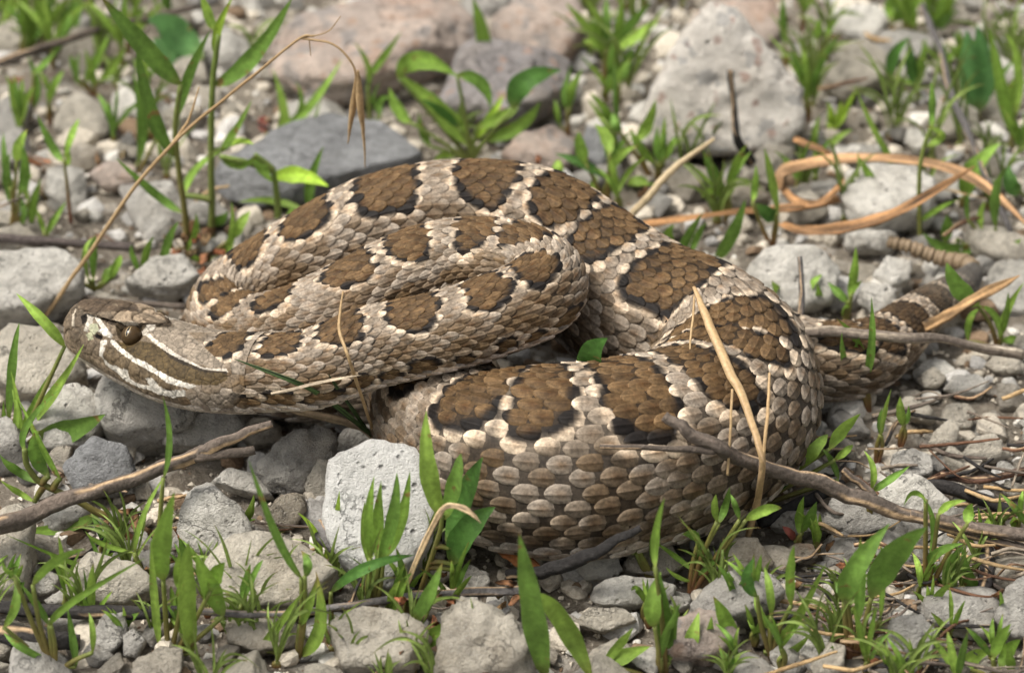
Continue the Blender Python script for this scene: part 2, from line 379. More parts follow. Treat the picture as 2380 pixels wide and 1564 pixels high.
UU = np.array([0, 0, 1.0]) - TT * TT[:, 2:3]; UU = smooth(UU, 15); UU -= TT * np.sum(UU * TT, 1)[:, None]; UU /= np.linalg.norm(UU, axis=1)[:, None]
RR = np.cross(TT, UU)
RAD = CL[:, 3]
cpx = project(CL[:, :3])
# cross-section: half width, top height, bottom height, squareness
def hp(xs, ys): return np.interp(sv, xs, ys)
s_of = lambda px: float(sv[:int(9 / .04)][np.argmin(np.abs(cpx[:int(9 / .04), 0] - px))])
k1, k2, k3, k4, k5, k6, k7 = [s_of(x) for x in (175, 205, 303, 400, 490, 560, 640)]
HW = RAD * 1.04; HT = RAD * .98; HB = RAD * .97; EX = np.ones(ND)
m = sv < k7
HW[m] = np.interp(sv[m], [0, .06, .16, .4, k3, k4, k5, k6, k7], [.14, .34, .46, .60, .80, .98, 1.06, .96, .78])
HT[m] = np.interp(sv[m], [0, .06, .16, .4, k3, k4, k5, k6, k7], [.20, .36, .46, .56, .68, .63, .60, .64, .72])
HB[m] = np.interp(sv[m], [0, .06, .16, .4, k3, k4, k5, k6, k7], [.14, .26, .38, .50, .66, .70, .68, .69, .71])
EX[m] = np.interp(sv[m], [0, .3, k4, k6, k7], [.85, .74, .76, .88, 1])
TP = np.zeros(ND); TP[m] = np.interp(sv[m], [0, .25, k3, k4, k5, k7], [.1, .30, .40, .36, .26, 0])
RO = np.interp(sv, [0, k4, k7 + 1.5], [math.radians(9), math.radians(9), 0])
UU, RR = UU * np.cos(RO)[:, None] + np.array([0, 1.0, 0]) * np.sin(RO)[:, None], RR
UU -= TT * np.sum(UU * TT, 1)[:, None]; UU /= np.linalg.norm(UU, axis=1)[:, None]; RR = np.cross(TT, UU)
for A in (HW, HT, HB, EX, TP): A[:] = smooth(A[:, None], 7)[:, 0]
HW[0] = HT[0] = HB[0] = .03
def itp(A, s):
    if A.ndim == 1: return np.interp(s, sv, A)
    return np.stack([np.interp(s, sv, A[:, k]) for k in range(A.shape[1])], -1)
def surf(s, th):
    c = itp(CL[:, :3], s); U = itp(UU, s); Rv = itp(RR, s); e = itp(EX, s)
    sn, cn = np.sin(th), np.cos(th)
    x = itp(HW, s) * np.sign(sn) * np.abs(sn) ** e * (1 - itp(TP, s) * np.clip(cn * 1.1, 0, 1))
    y = np.where(cn > 0, itp(HT, s), itp(HB, s)) * np.sign(cn) * np.abs(cn) ** e
    return c + Rv * x[..., None] + U * y[..., None]
def surf_n(s, th, h=.03):
    ds = (surf(s + h, th) - surf(s - h, th)) / (2 * h); dt = (surf(s, th + h) - surf(s, th - h)) / (2 * h)
    n = np.cross(dt, ds); ln = np.linalg.norm(n, axis=-1, keepdims=True)
    n = n / (ln + 1e-9); c = itp(CL[:, :3], s)
    flip = np.sign(np.sum((surf(s, th) - c) * n, -1)); return n * flip[..., None], np.linalg.norm(ds, axis=-1), np.linalg.norm(dt, axis=-1)

# --- the pattern: dorsal blotches where they stand on each strand of the coil
def s_near(px, py, lo, hi):
    """arc length whose dorsal line shows at that pixel"""
    a, b = int(lo / SLEN * ND), int(hi / SLEN * ND)
    top = project(surf(sv[a:b], np.zeros(b - a)))
    return float(sv[a + np.argmin(np.hypot(top[:, 0] - px, top[:, 1] - py))])
kn = cs[::24]                                   # arc length at each control point
BL = [(537, 798), (652, 808), (794, 784), (953, 727), (1124, 670), (1240, 620)]
BL2 = [(1210, 560), (1110, 538), (957, 568), (820, 643), (662, 731), (540, 740)]
BL3 = [(526, 680), (596, 605), (719, 529), (895, 445), (1128, 419), (1309, 463), (1395, 555), (1570, 628), (1727, 725), (1770, 815), (1660, 895), (1473, 930), (1271, 930), (1128, 893)]
blo = [s_near(*q, kn[5], kn[14]) for q in BL] + [s_near(*q, kn[14], kn[25]) for q in BL2] + [s_near(*q, kn[24], kn[46]) for q in BL3]
blo = sorted(blo); keep = [blo[0]]
for b in blo[1:]:
    if b - keep[-1] > .75: keep.append(b)
s = keep[-1] + 2.0
tail0 = kn[57]
while s < tail0: keep.append(s); s += 1.9
tb = s_near(2140, 705, kn[58], SLEN)
for px_ in ((1955, 785), (2035, 760), (2092, 715), (2160, 676), (2205, 645), (2245, 620)):
    q = s_near(*px_, kn[57], SLEN)
    if q - keep[-1] > .35: keep.append(q)
BLO = np.array(keep); GAP = np.diff(BLO); HLF = np.r_[GAP[:1], .5 * (GAP[1:] + GAP[:-1]), GAP[-1:]]
MID = .5 * (BLO[1:] + BLO[:-1])
DTH = .155                                       # angle between scale rows, 29 rows
G_TAN = np.array([.268, .216, .163]); G_PALE = np.array([.415, .350, .280]); G_BRN = np.array([.118, .070, .031]); G_BRN2 = np.array([.148, .094, .046])
G_BLK = np.array([.009, .007, .006]); G_CRM = np.array([.66, .53, .39]); G_WHT = np.array([.74, .65, .57]); G_ORG = np.array([.32, .17, .06])
for _k in (G_TAN, G_PALE, G_BRN, G_BRN2, G_CRM, G_WHT): _k *= .68
def blend(c, k, w): return c * (1 - w[..., None]) + k * w[..., None]
def sstep(a, b, x): t = np.clip((x - a) / (b - a), 0, 1); return t * t * (3 - 2 * t)
def pattern(s, th, rnd):
    """the snake's own colouring at arc length s, angle th (0 = back); rnd per scale"""
    s = np.asarray(s); j = np.abs(th) / .2
    side = np.sign(th + 1e-6)
    i = np.clip(np.searchsorted(MID, s), 0, len(BLO) - 1)
    tailness = sstep(kn[57], kn[60], s)
    hl = HLF[i] * (.345 + .035 * sstep(kn[27], kn[31], s)); hl = hl + .02 * np.sin(i * 12.9 + side)
    thick = sstep(kn[27], kn[31], s); hw = 3.65 + .4 * np.sin(i * 4.7) + .25 * thick + tailness * 3.5
    u = (s - BLO[i]) / hl; wv = (j + .4 * np.sin(i * 7.7 + 2 * u)) / hw
    d = (np.abs(u) ** 3 + np.abs(wv) ** 3.2) ** (1 / 3.1)
    nz = np.stack([s * 1.7, th * 2.6, 0 * s], -1).reshape(-1, 3); d = d + (.13 - .06 * thick) * fbm(nz * 1.4, 21, 2).reshape(d.shape)
    # ground colour: tan with paler and browner scales
    c = np.broadcast_to(G_TAN, d.shape + (3,)).copy()
    c = blend(c, G_PALE, .75 * sstep(.35, 1, rnd)); c = blend(c, G_BRN2, .80 * sstep(.55, 0, rnd) * sstep(2.8, 4.5, j))
    c = blend(c, G_BRN2, .72 * sstep(-.05, .40, fbm(nz * 1.3 + 9, 33, 2).reshape(d.shape)) * sstep(2.8, 4.2, j))
    # second row of blotches low on the flank, between the dorsal ones; a third, small, by the belly
    for (j0, hj, hk, ph, str_) in ((6.7, .95, .14, .5, .55), (8.7, 1.25, .22, .0, 1.0), (9.2, 1.1, .18, .5, 1.0)):
        k = np.clip(np.searchsorted(BLO if ph else MID, s), 1, len(BLO) - 1)
        cen = .5 * (BLO[k - 1] + BLO[k]) if ph else BLO[np.clip(np.searchsorted(MID, s), 0, len(BLO) - 1)]
        hh = HLF[np.clip(k, 0, len(HLF) - 1)] * hk * (1 + .25 * np.sin(k * 5.1 + j0 + side))
        dl = (np.abs((s - cen) / hh) ** 2.4 + np.abs((j - j0) / hj) ** 2.4) ** (1 / 2.4)
        front = sstep(kn[30], kn[33], s)                                   # the flank pattern is fainter on the stretched coil
        st = str_ * (1 - .55 * front) * sstep(k6 + .1, k6 + .4, s)
        blk = 1.0 if j0 > 7 else .0
        c = blend(c, G_CRM, blk * st * .8 * (sstep(.95, 1.05, dl) * sstep(1.45, 1.25, dl)))
        c = blend(c, G_BLK, blk * st * sstep(1.15, 1.0, dl)); c = blend(c, G_BRN2, st * sstep(.90, .70, dl) * (1 if blk else 1.3))
    # belly margin pale
    c = blend(c, G_WHT, .9 * sstep(9.3, 10.6, j) * (1 - .5 * sstep(.4, .1, rnd)))
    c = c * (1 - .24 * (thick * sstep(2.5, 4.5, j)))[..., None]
    # dorsal blotch: thin cream line, black border, brown field
    c = blend(c, G_CRM, .95 * sstep(1.20, 1.12, d) * sstep(1.0, 1.05, d) * (1 - .2 * tailness))
    c = blend(c, G_BLK, sstep(1.06, 1.0, d))
    brn = (G_BRN[None] * .75 + G_BRN2[None] * .25) * (.72 + .62 * rnd[..., None])
    c = blend(c, brn, .97 * sstep(.90, .82, d) * (1 - .5 * tailness))
    # the tail darkens to slate grey before the rattle
    c = blend(c, np.array([.16, .145, .12]), .4 * sstep(kn[60], kn[62], s)); c = blend(c, np.array([.075, .070, .064]), .85 * sstep(kn[61], kn[63], s))
    return c

# --- head markings measured on its near side, mirrored to the other
ZH = lambda pts: np.array([(133.3 + x * .20696, 647.4 + y * .20696) for x, y in pts])
WHT = (.47, .435, .375)
HEADPOLY = [(ZH(p), k) for p, k in [
    ([(60, 200), (500, 160), (860, 200), (1500, 400), (1330, 520), (1030, 500), (900, 400), (640, 380), (330, 390), (160, 300)], (.080, .056, .036)),
    ([(500, 230), (640, 195), (800, 240), (880, 300), (780, 335), (620, 335), (560, 290)], (.185, .140, .092)),
    ([(880, 385), (1000, 385), (1150, 420), (1320, 490), (1290, 525), (1100, 495), (980, 450)], (.185, .140, .096)),
    ([(90, 440), (200, 260), (330, 400), (330, 540), (300, 580), (400, 720), (480, 740), (490, 880), (300, 800), (150, 650)], (.108, .082, .056)),
    ([(185, 400), (215, 330), (204, 440), (198, 540), (178, 540)], (.42, .36, .28)),
    ([(265, 430), (335, 385), (335, 505), (285, 515)], (.012, .009, .007)),
    ([(335, 385), (410, 430), (400, 500), (345, 600), (300, 590), (340, 480)], (.40, .36, .30)),
    ([(330, 390), (640, 480), (780, 505), (1000, 515), (1250, 505), (1340, 530), (1200, 555), (1000, 545), (780, 545), (620, 530), (500, 470)], (.040, .028, .017)),
    ([(635, 385), (880, 385), (965, 430), (1035, 512), (900, 492), (780, 506), (690, 480)], (.225, .170, .115)),
    ([(690, 478), (780, 500), (900, 486), (960, 500), (900, 508), (780, 520), (695, 495)], (.50, .44, .35)),
    ([(655, 530), (960, 530), (945, 660), (860, 705), (720, 700), (660, 640)], (.045, .032, .018)),
    ([(1100, 555), (1400, 555), (1650, 780), (1905, 1000), (1740, 1012), (1540, 945), (1300, 810), (1120, 690), (1030, 610)], (.19, .155, .117)),
    ([(620, 690), (700, 700), (900, 700), (1130, 740), (1280, 850), (1400, 920), (1600, 1000), (1700, 1030), (1850, 1022), (1912, 1050), (1915, 1130), (1800, 1195), (1600, 1195), (1450, 1175), (1300, 1115), (1140, 1035), (1000, 945), (850, 880), (720, 780)], (.062, .042, .018)),
    ([(1130, 745), (1280, 850), (1400, 920), (1600, 1000), (1700, 1030), (1850, 1022), (1912, 1050), (1912, 1085), (1850, 1060), (1700, 1062), (1590, 1040), (1390, 960), (1260, 890)], (.026, .018, .010)),
    ([(930, 560), (1030, 538), (1105, 540), (1090, 580), (1025, 610), (1100, 685), (1200, 745), (1300, 822), (1400, 882), (1520, 943), (1640, 1003), (1740, 1015), (1900, 1012), (1925, 1050), (1740, 1038), (1620, 1016), (1500, 962), (1385, 915), (1262, 850), (1165, 785), (1085, 728), (1010, 655), (950, 620)], (.40, .355, .295)),
    ([(560, 760), (700, 800), (860, 920), (1000, 1010), (1130, 1080), (1230, 1160), (1340, 1200), (1352, 1240), (1250, 1252), (1150, 1205), (1080, 1135), (1000, 1110), (920, 1160), (820, 1090), (800, 1040), (690, 1000), (570, 940), (515, 880)], (.092, .067, .040)),
    ([(515, 890), (580, 945), (690, 995), (800, 1035), (815, 1110), (900, 1170), (1040, 1200), (1000, 1118), (1075, 1118), (1150, 1200), (1250, 1258), (1350, 1248), (1445, 1255), (1440, 1310), (1310, 1335), (1180, 1300), (1040, 1245), (900, 1205), (780, 1145), (670, 1050), (550, 965)], WHT),
    ([(600, 688), (645, 695), (705, 765), (800, 835), (870, 893), (1000, 945), (1140, 1035), (1270, 1105), (1400, 1155), (1500, 1185), (1570, 1210), (1480, 1236), (1340, 1200), (1225, 1160), (1122, 1082), (990, 1012), (850, 930), (775, 878), (685, 808), (605, 728)], WHT),
    ([(488, 700), (562, 688), (562, 742), (522, 752), (542, 782), (512, 875), (478, 872), (488, 770)], WHT),
    ([(418, 425), (490, 465), (565, 565), (628, 640), (612, 675), (520, 645), (455, 592), (500, 560), (440, 480)], WHT),
    ([(430, 618), (500, 638), (525, 670), (470, 685), (425, 660)], (.008, .006, .005)),
    ([(370, 515), (450, 505), (475, 580), (420, 635), (368, 592)], (.30, .30, .20)),
    ([(328, 628), (392, 600), (412, 682), (360, 695)], (.30, .30, .19)),
]]
HEADCELL = [(520, 800, 60), (640, 860, 80), (760, 930, 75), (880, 985, 85), (1000, 1050, 70), (1110, 1110, 70), (1230, 1200, 70), (1330, 1225, 60), (650, 740, 60), (740, 815, 60), (830, 885, 50), (930, 945, 80), (1060, 1015, 75), (1190, 1095, 75), (1290, 1145, 60), (1380, 1180, 40), (1460, 1205, 40),
    (550, 930, 40), (630, 975, 60), (740, 1060, 70), (850, 1160, 60), (960, 1200, 70), (1110, 1225, 80), (1050, 1155, 40), (1250, 1280, 50), (1380, 1285, 50), (140, 480, 110), (220, 630, 75), (310, 700, 70), (385, 770, 70), (430, 830, 60), (250, 480, 75), (350, 480, 60), (420, 570, 60), (370, 645, 45), (470, 655, 45), (540, 600, 70), (520, 500, 60),
    (820, 440, 175), (700, 270, 160), (1000, 360, 110), (450, 330, 120), (300, 290, 90), (1160, 450, 120), (650, 590, 45), (710, 690, 50), (830, 745, 65), (950, 690, 50), (985, 570, 42), (1065, 565, 42), (580, 500, 40)]
def inpoly(p, poly):
    x, y = p[:, 0], p[:, 1]; r = np.zeros(len(p), bool); n = len(poly)
    for i in range(n):
        x1, y1 = poly[i]; x2, y2 = poly[(i + 1) % n]
        cnd = ((y1 > y) != (y2 > y)) & (x < (x2 - x1) * (y - y1) / (y2 - y1 + 1e-9) + x1); r ^= cnd
    return r
tst = project(surf(np.array([1.5, 1.5]), np.array([1.2, -1.2])))
NEAR = 1.0 if tst[0, 1] > tst[1, 1] else -1.0            # sign of the angle on the flank that faces the camera
S_HEAD = k6 + .28
def head_col(s, th, rnd, sc, tc):
    th2 = NEAR * np.abs((th + math.pi) % (2 * math.pi) - math.pi)
    p = project(surf(s, th2))
    c = np.where((np.abs(th2) > 1.98)[:, None], np.array([.42, .365, .30]), np.array([.140, .106, .072])) * (.8 + .4 * rnd[:, None])
    bk = sstep(k5 - .25, k5 + .15, s); c = c * (1 - bk[:, None]) + pattern(.75 * sc + .25 * s, .75 * tc + .25 * th, rnd) * bk[:, None]
    for poly, k in HEADPOLY:
        mm = inpoly(p, poly); c[mm] = np.array(k) * (.86 + .28 * rnd[mm][:, None])
    return c


# --- scales
A_ = np.array([-1, -.72, -.4, -.05, .3, .58, .8, .94, 1.0]); B_ = np.array([-1, -.88, -.5, -.13, 0, .13, .5, .88, 1.0])
AA, BB = np.meshgrid(A_, B_, indexing='ij'); AF, BF = AA.ravel(), BB.ravel()
def scales(s0, th0, L, W, lift, keel, colf, flat=False, tip=.12, rnd=None, bulge=.16):
    n = len(s0); rnd = NR.random(n) if rnd is None else rnd
    _, es, et = surf_n(s0, th0)
    es = np.clip(es, .22, 3); et = np.maximum(et, .03)
    wp = np.where(AF < -.1, .72 + .28 * np.sqrt(np.clip(1 - ((AF + .1) / .9) ** 2, 0, 1)), np.clip(1 - (np.clip(AF + .1, 0, 9) / 1.1) ** 2.4, 0, 1) ** .66) if not flat else np.clip(1 - np.abs(AF) ** 3.2, 0, 1) ** .45
    wp = np.maximum(wp, tip)
    s = s0[:, None] + AF[None] * (L / 2 / es)[:, None]; th = th0[:, None] + (BF * wp)[None] * (W / et)[:, None]
    s = np.clip(s, .01, SLEN - .01)
    nrm, _, _ = surf_n(s.ravel(), th.ravel()); pos = surf(s.ravel(), th.ravel())
    comp = np.clip(1.05 - es, 0, .7)[:, None]
    up = (AF + 1) / 2
    strc = np.clip((es - .95) / .25, 0, 1)[:, None]
    h = L[:, None] * (-.055 + .052 * strc + (lift * (.75 + .5 * rnd))[:, None] * up[None] ** 1.2 + .16 * comp * up[None] ** 1.5)
    h = h + W[:, None] * (1 + .35 * strc) * (bulge * (1 - BF ** 2))[None]
    h = h + (keel * W)[:, None] * (np.exp(-(BF / .11) ** 2) * np.clip(1.2 - np.abs(AF) * .9, 0, 1))[None]
    rim = (np.abs(BF) > .99) | (AF > .99) | (AF < -.99)
    h = np.where(rim[None], h - .05 * L[:, None] - .006, h)
    pos = pos + nrm * h.ravel()[:, None]
    # colour: mostly by scale, partly by place, pale margin and keel
    mixp = .5
    sc_ = s0[:, None] * (1 - mixp) + s * mixp; tc_ = th0[:, None] * (1 - mixp) + th * mixp
    rr = np.repeat(rnd, len(AF))
    c = colf(sc_.ravel(), tc_.ravel(), rr) if not flat else colf(s.ravel(), th.ravel(), rr)
    edge = np.maximum(np.abs(BF) ** 4, np.where(AF > 0, AF ** 5, 0)); kl = np.exp(-(BF / .1) ** 2) * (AF > -.8)
    if not flat:
        ew = np.tile(.30 * edge + .45 * kl, n) * (keel.repeat(len(AF)) > 0); c = c * (1 + ew[:, None]) + .012 * ew[:, None]
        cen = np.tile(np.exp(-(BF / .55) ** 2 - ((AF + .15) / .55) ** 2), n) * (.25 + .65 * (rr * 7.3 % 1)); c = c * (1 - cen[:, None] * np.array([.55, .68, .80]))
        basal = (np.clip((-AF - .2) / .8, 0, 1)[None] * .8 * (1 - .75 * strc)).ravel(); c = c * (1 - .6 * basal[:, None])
    base = np.arange(n)[:, None, None] * len(AF); F = (grid_faces(len(A_), len(B_))[None] + base).reshape(-1, 4)
    return pos, F, c
PV, PF, PC = [], [], []; off = 0
def addm(v, f, c):
    global off
    PV.append(v); PF.append(f + off); PC.append(c); off += len(v)

# skin underneath, one closed tube from snout to tail
NS_ = 72; thv = np.linspace(-math.pi, math.pi, NS_, endpoint=False)
ss = np.linspace(S_HEAD, SLEN, int((SLEN - S_HEAD) / .06))
Sg, Tg = np.meshgrid(ss, thv, indexing='ij')
v = surf(Sg.ravel(), Tg.ravel()); rn = np.full(len(v), .5)
c = pattern(Sg.ravel(), Tg.ravel(), rn) * .24 + np.array([.010, .007, .005]); c[np.abs(Tg.ravel()) > 2.3] = (.42, .36, .29)
addm(v, grid_faces(len(ss), NS_, True), c)

# body scales: 23 rows in a diamond lattice
ratio = 2.30 - 1.05 * sstep(.8, 1.6, itp(HW, sv)); per = itp(HW, sv) * DTH * ratio
per = np.maximum(per, .11)
kcol = np.cumsum(np.r_[0, np.diff(sv) / per[1:]])
allS, allT = [], []
for j in range(-14, 15):
    ks = np.arange(int(np.interp(S_HEAD, sv, kcol)) + 1, int(kcol[-1])) + (.5 if j % 2 else 0)
    s0 = np.interp(ks, kcol, sv); allS.append(s0); allT.append(np.full(len(s0), j * DTH))
s0 = np.concatenate(allS); t0 = np.concatenate(allT)
vis = (s0 < kn[50]) | (s0 > kn[55]); s0, t0 = s0[vis], t0[vis]           # the loop buried under the pile keeps bare skin
s0 = s0 + NR.normal(0, .016, len(s0)) * itp(HW, s0); t0 = t0 + NR.normal(0, .010, len(t0))
pr = np.interp(s0, sv, per); row = itp(HW, s0) * DTH
mid = sstep(kn[31], kn[36], s0) * sstep(kn[47], kn[45], s0)
L = pr * NR.uniform(.95, 1.05, len(s0)) * (1.50 - .06 * mid); W = row * NR.uniform(.95, 1.05, len(s0)) * (.86 - .22 * mid)
kee = np.where(np.abs(t0) > 2.04, .03, .14 + .01 * mid) * np.ones(len(s0))
addm(*scales(s0, t0, L, W, np.full(len(s0), .075), kee, pattern, bulge=.05))
# belly plates
ks = np.arange(int(np.interp(S_HEAD, sv, kcol)) + 1, int(kcol[-1])); s0 = np.interp(ks, kcol, sv); pr = np.interp(s0, sv, per)
addm(*scales(s0, np.full(len(s0), math.pi), pr * 1.25, itp(HW, s0) * .88, np.full(len(s0), .06), np.zeros(len(s0)),
     lambda s, t, r: np.array([.58, .52, .44])[None] * (1 - .6 * (vnoise(np.stack([s * 1.3, t * 4, r], -1), 3) > .25)[:, None]), tip=.8, bulge=.02))
# head scales
gs, gt = np.meshgrid(np.linspace(.2, 3.5, 220), np.linspace(.3, 2.2, 120), indexing='ij')
pp = project(surf(gs.ravel(), NEAR * gt.ravel())); ei = np.argmin(np.hypot(pp[:, 0] - 301, pp[:, 1] - 774))
ES, ET = gs.ravel()[ei], gt.ravel()[ei]
eyep = [surf(np.array([ES]), np.array([NEAR * g * ET]))[0] for g in (1, -1)]
eyen = [surf_n(np.array([ES]), np.array([NEAR * g * ET]))[0][0] for g in (1, -1)]
# head: one dense surface whose shields and small scales are raised cells parted by grooves
hn, hm_ = 310, 350
hs_ = np.r_[np.linspace(0, .3, 50), np.linspace(.31, S_HEAD + .22, hn - 50)]; ht_ = np.linspace(-math.pi, math.pi, hm_, endpoint=False)
HSg, HTg = np.meshgrid(hs_, ht_, indexing='ij'); HSf, HTf = HSg.ravel(), HTg.ravel()
hv = surf(HSf, HTf); hnrm, _, _ = surf_n(np.maximum(HSf, .05), HTf, .02)
nearm = (HTf * NEAR > -.15) & (np.sum(hnrm * (EYE - hv), 1) > 0); pj = project(hv); cand = np.where(nearm)[0]
cells, crad = [], []
for zx, zy, zr in HEADCELL:
    p = ZH([(zx, zy)])[0]; k = cand[np.argmin(np.hypot(pj[cand, 0] - p[0], pj[cand, 1] - p[1]))]
    for sg in ((1, -1) if abs(HTf[k]) > .12 else (1,)):
        cells.append(surf(np.array([HSf[k]]), np.array([sg * HTf[k]]))[0]); crad.append(zr * .20696 / KPX)
rgc = np.random.default_rng(5); order = rgc.permutation(len(hv))[:26000]; CC_, CR_ = np.array(cells), np.array(crad)
for k in order:
    rr_ = .070 + .030 * sstep(1.6, 4.0, HSf[k])
    if HSf[k] < 1.5 and abs(HTf[k]) < .6: rr_ = .11
    d_ = np.linalg.norm(CC_ - hv[k], axis=1)
    if np.all(d_ > (CR_ + rr_) * .80): CC_ = np.vstack([CC_, hv[k]]); CR_ = np.r_[CR_, rr_]
F1 = np.full(len(hv), 9.); F2 = np.full(len(hv), 9.); ID = np.zeros(len(hv), int)
for k in range(len(CC_)):
    d_ = np.linalg.norm(hv - CC_[k], axis=1) / CR_[k]; b1 = d_ < F1
    F2 = np.where(b1, F1, np.minimum(F2, d_)); ID = np.where(b1, k, ID); F1 = np.where(b1, d_, F1)
gr = np.clip((F2 - F1) / .42, 0, 1); dome = np.sqrt(1 - (1 - gr) ** 2)
rnd_c = rgc.random(len(CC_))[ID]
cnt = np.maximum(np.bincount(ID, minlength=len(CC_)), 1); sC = (np.bincount(ID, HSf, len(CC_)) / cnt)[ID]; tC = (np.bincount(ID, HTf, len(CC_)) / cnt)[ID]
hc = head_col(HSf, HTf, rnd_c, sC, tC)
hgt = CR_[ID] * .22 * dome
fine_ = fbm(hv * 22, 71, 3); hgt = hgt + .006 * fine_
hc = hc * (1 + .22 * fine_)[:, None] * (.42 + .58 * np.clip((F2 - F1) / .22, 0, 1))[:, None]
th2 = NEAR * np.abs(HTf); pm_ = project(surf(HSf, th2))
brow = inpoly(pm_, ZH([(600, 350), (900, 350), (1000, 400), (1100, 470), (1330, 500), (1340, 525), (1000, 512), (900, 500), (780, 508), (690, 490), (520, 440), (330, 385), (480, 380)])).astype(float)
bw = brow.reshape(len(hs_), hm_)
for _ in range(2): bw = (bw + np.roll(bw, 1, 1) + np.roll(bw, -1, 1) + np.roll(bw, 1, 0) + np.roll(bw, -1, 0)) / 5
bw[:3] = 0
side_ = itp(RR, HSf) * np.sign(HTf)[:, None]
hv2 = hv + hnrm * hgt[:, None] + side_ * (.075 * bw.ravel())[:, None]
for e_ in eyep:
    de = np.linalg.norm(hv - e_, axis=1); w_ = np.clip(1 - de / .34, 0, 1) * (1 - bw.ravel()); hv2 = hv2 - hnrm * (.16 * np.minimum(w_ * 2, 1))[:, None]
for (zx, zy, zr, dp) in ((305, 450, 55, .07), (470, 655, 60, .10)):
    p = ZH([(zx, zy)])[0]; k = cand[np.argmin(np.hypot(pj[cand, 0] - p[0], pj[cand, 1] - p[1]))]
    for sg in (1, -1):
        q = surf(np.array([HSf[k]]), np.array([sg * HTf[k]]))[0]; de = np.linalg.norm(hv - q, axis=1)
        hv2 = hv2 - hnrm * (dp * np.clip(1 - de / (zr * .20696 / KPX), 0, 1))[:, None]
addm(hv2, grid_faces(len(hs_), hm_, True), hc)
print('head cells', len(CC_))
snake = empty('rattlesnake', P(1300, 1000, 0)); ORG = P(1300, 1000, 0)
tag(snake, 'coiled rattlesnake with brown black-edged blotches on keeled tan scales', 'snake')
body = mk('body', np.vstack(PV), np.vstack(PF), M_SNAKE, snake, np.clip(np.vstack(PC), .004, .9), org=ORG)

def plain(name, col, rough=.4, spec=.5, coat=0):
    m, t, b, _ = newmat(name); tc = N(t, 'ShaderNodeTexCoord')
    n = N(t, 'ShaderNodeTexNoise', Scale=1800, Detail=4); t.links.new(tc.outputs['Object'], n.inputs['Vector'])
    t.links.new(mixc(t, n.outputs['Fac'], tuple(x * .6 for x in col), tuple(min(1, x * 1.35) for x in col)), b.inputs['Base Color'])
    b.inputs['Roughness'].default_value = rough; b.inputs['Specular IOR Level'].default_value = spec; b.inputs['Coat Weight'].default_value = coat; b.inputs['Coat Roughness'].default_value = .05
    return m
M_IRIS = plain('eye_iris', (.050, .031, .014), .30, .15, .05); M_PUPIL = plain('eye_pupil', (.003, .003, .003), .2, .4, .1)
M_RIM = plain('pupil_rim', (.30, .22, .11), .4)
for e, nn in zip(eyep, eyen):
    v, f = ICO[4]; cen = e - nn * .11; r_e = .20
    eo = mk('eye', v * r_e + cen, f, M_IRIS, snake, org=ORG)
    up = np.array([-.12, 0, 1.0]); up = up - nn * (up @ nn); up /= np.linalg.norm(up); sx = np.cross(up, nn)
    for nm, hw_, hh_, rr_, mt in (('pupil_rim', .042, .140, .2013, M_RIM), ('pupil', .024, .130, .2026, M_PUPIL)):
        gu, gv_ = np.meshgrid(np.linspace(-1, 1, 13), np.linspace(-1, 1, 7), indexing='ij')
        x = gv_ * hw_ * np.sqrt(np.clip(1 - gu ** 2, 0, 1)); y = gu * hh_
        d = nn[None] + (x.ravel()[:, None] * sx + y.ravel()[:, None] * up) / r_e; d /= np.linalg.norm(d, axis=1)[:, None]
        mk(nm, d * rr_ + cen, grid_faces(13, 7), mt, eo, org=ORG)
# rattle: a chain of hollow horn segments
rp = np.array([PY(x, y, CL[-1, 1] + o) for x, y, o in ((2262, 628, 0), (2245, 612, .25), (2212, 606, .5), (2170, 596, .65), (2120, 576, .75), (2062, 560, .85))])
rp[:, 2] = np.maximum(rp[:, 2], .25)
rp = catmull(rp, 10)
rt = tag(empty('rattle', (0, 0, 0)), 'segmented brown horn rattle at the tail tip', None); rt.parent = snake
M_RAT = plain('rattle_horn', (.20, .145, .09), .55, .25)
ln = np.r_[0, np.cumsum(np.linalg.norm(np.diff(rp, axis=0), axis=1))]; nb = 8
for k in range(nb):
    u = np.linspace(k / nb, (k + 1.12) / nb, 9) * ln[-1]; c3 = np.stack([np.interp(u, ln, rp[:, i]) for i in range(3)], -1)
    r0 = .215 - .009 * k; prof = np.array([.55, .92, 1.0, .90, .78, .92, .90, .70, .45]) * r0
    V, F = tube_mesh(c3, prof, 14); mk('segment', V, F, M_RAT, rt, org=ORG)
print('snake len', SLEN, 'scales verts', off, 'eye', ES, ET, 'blotches', len(BLO))
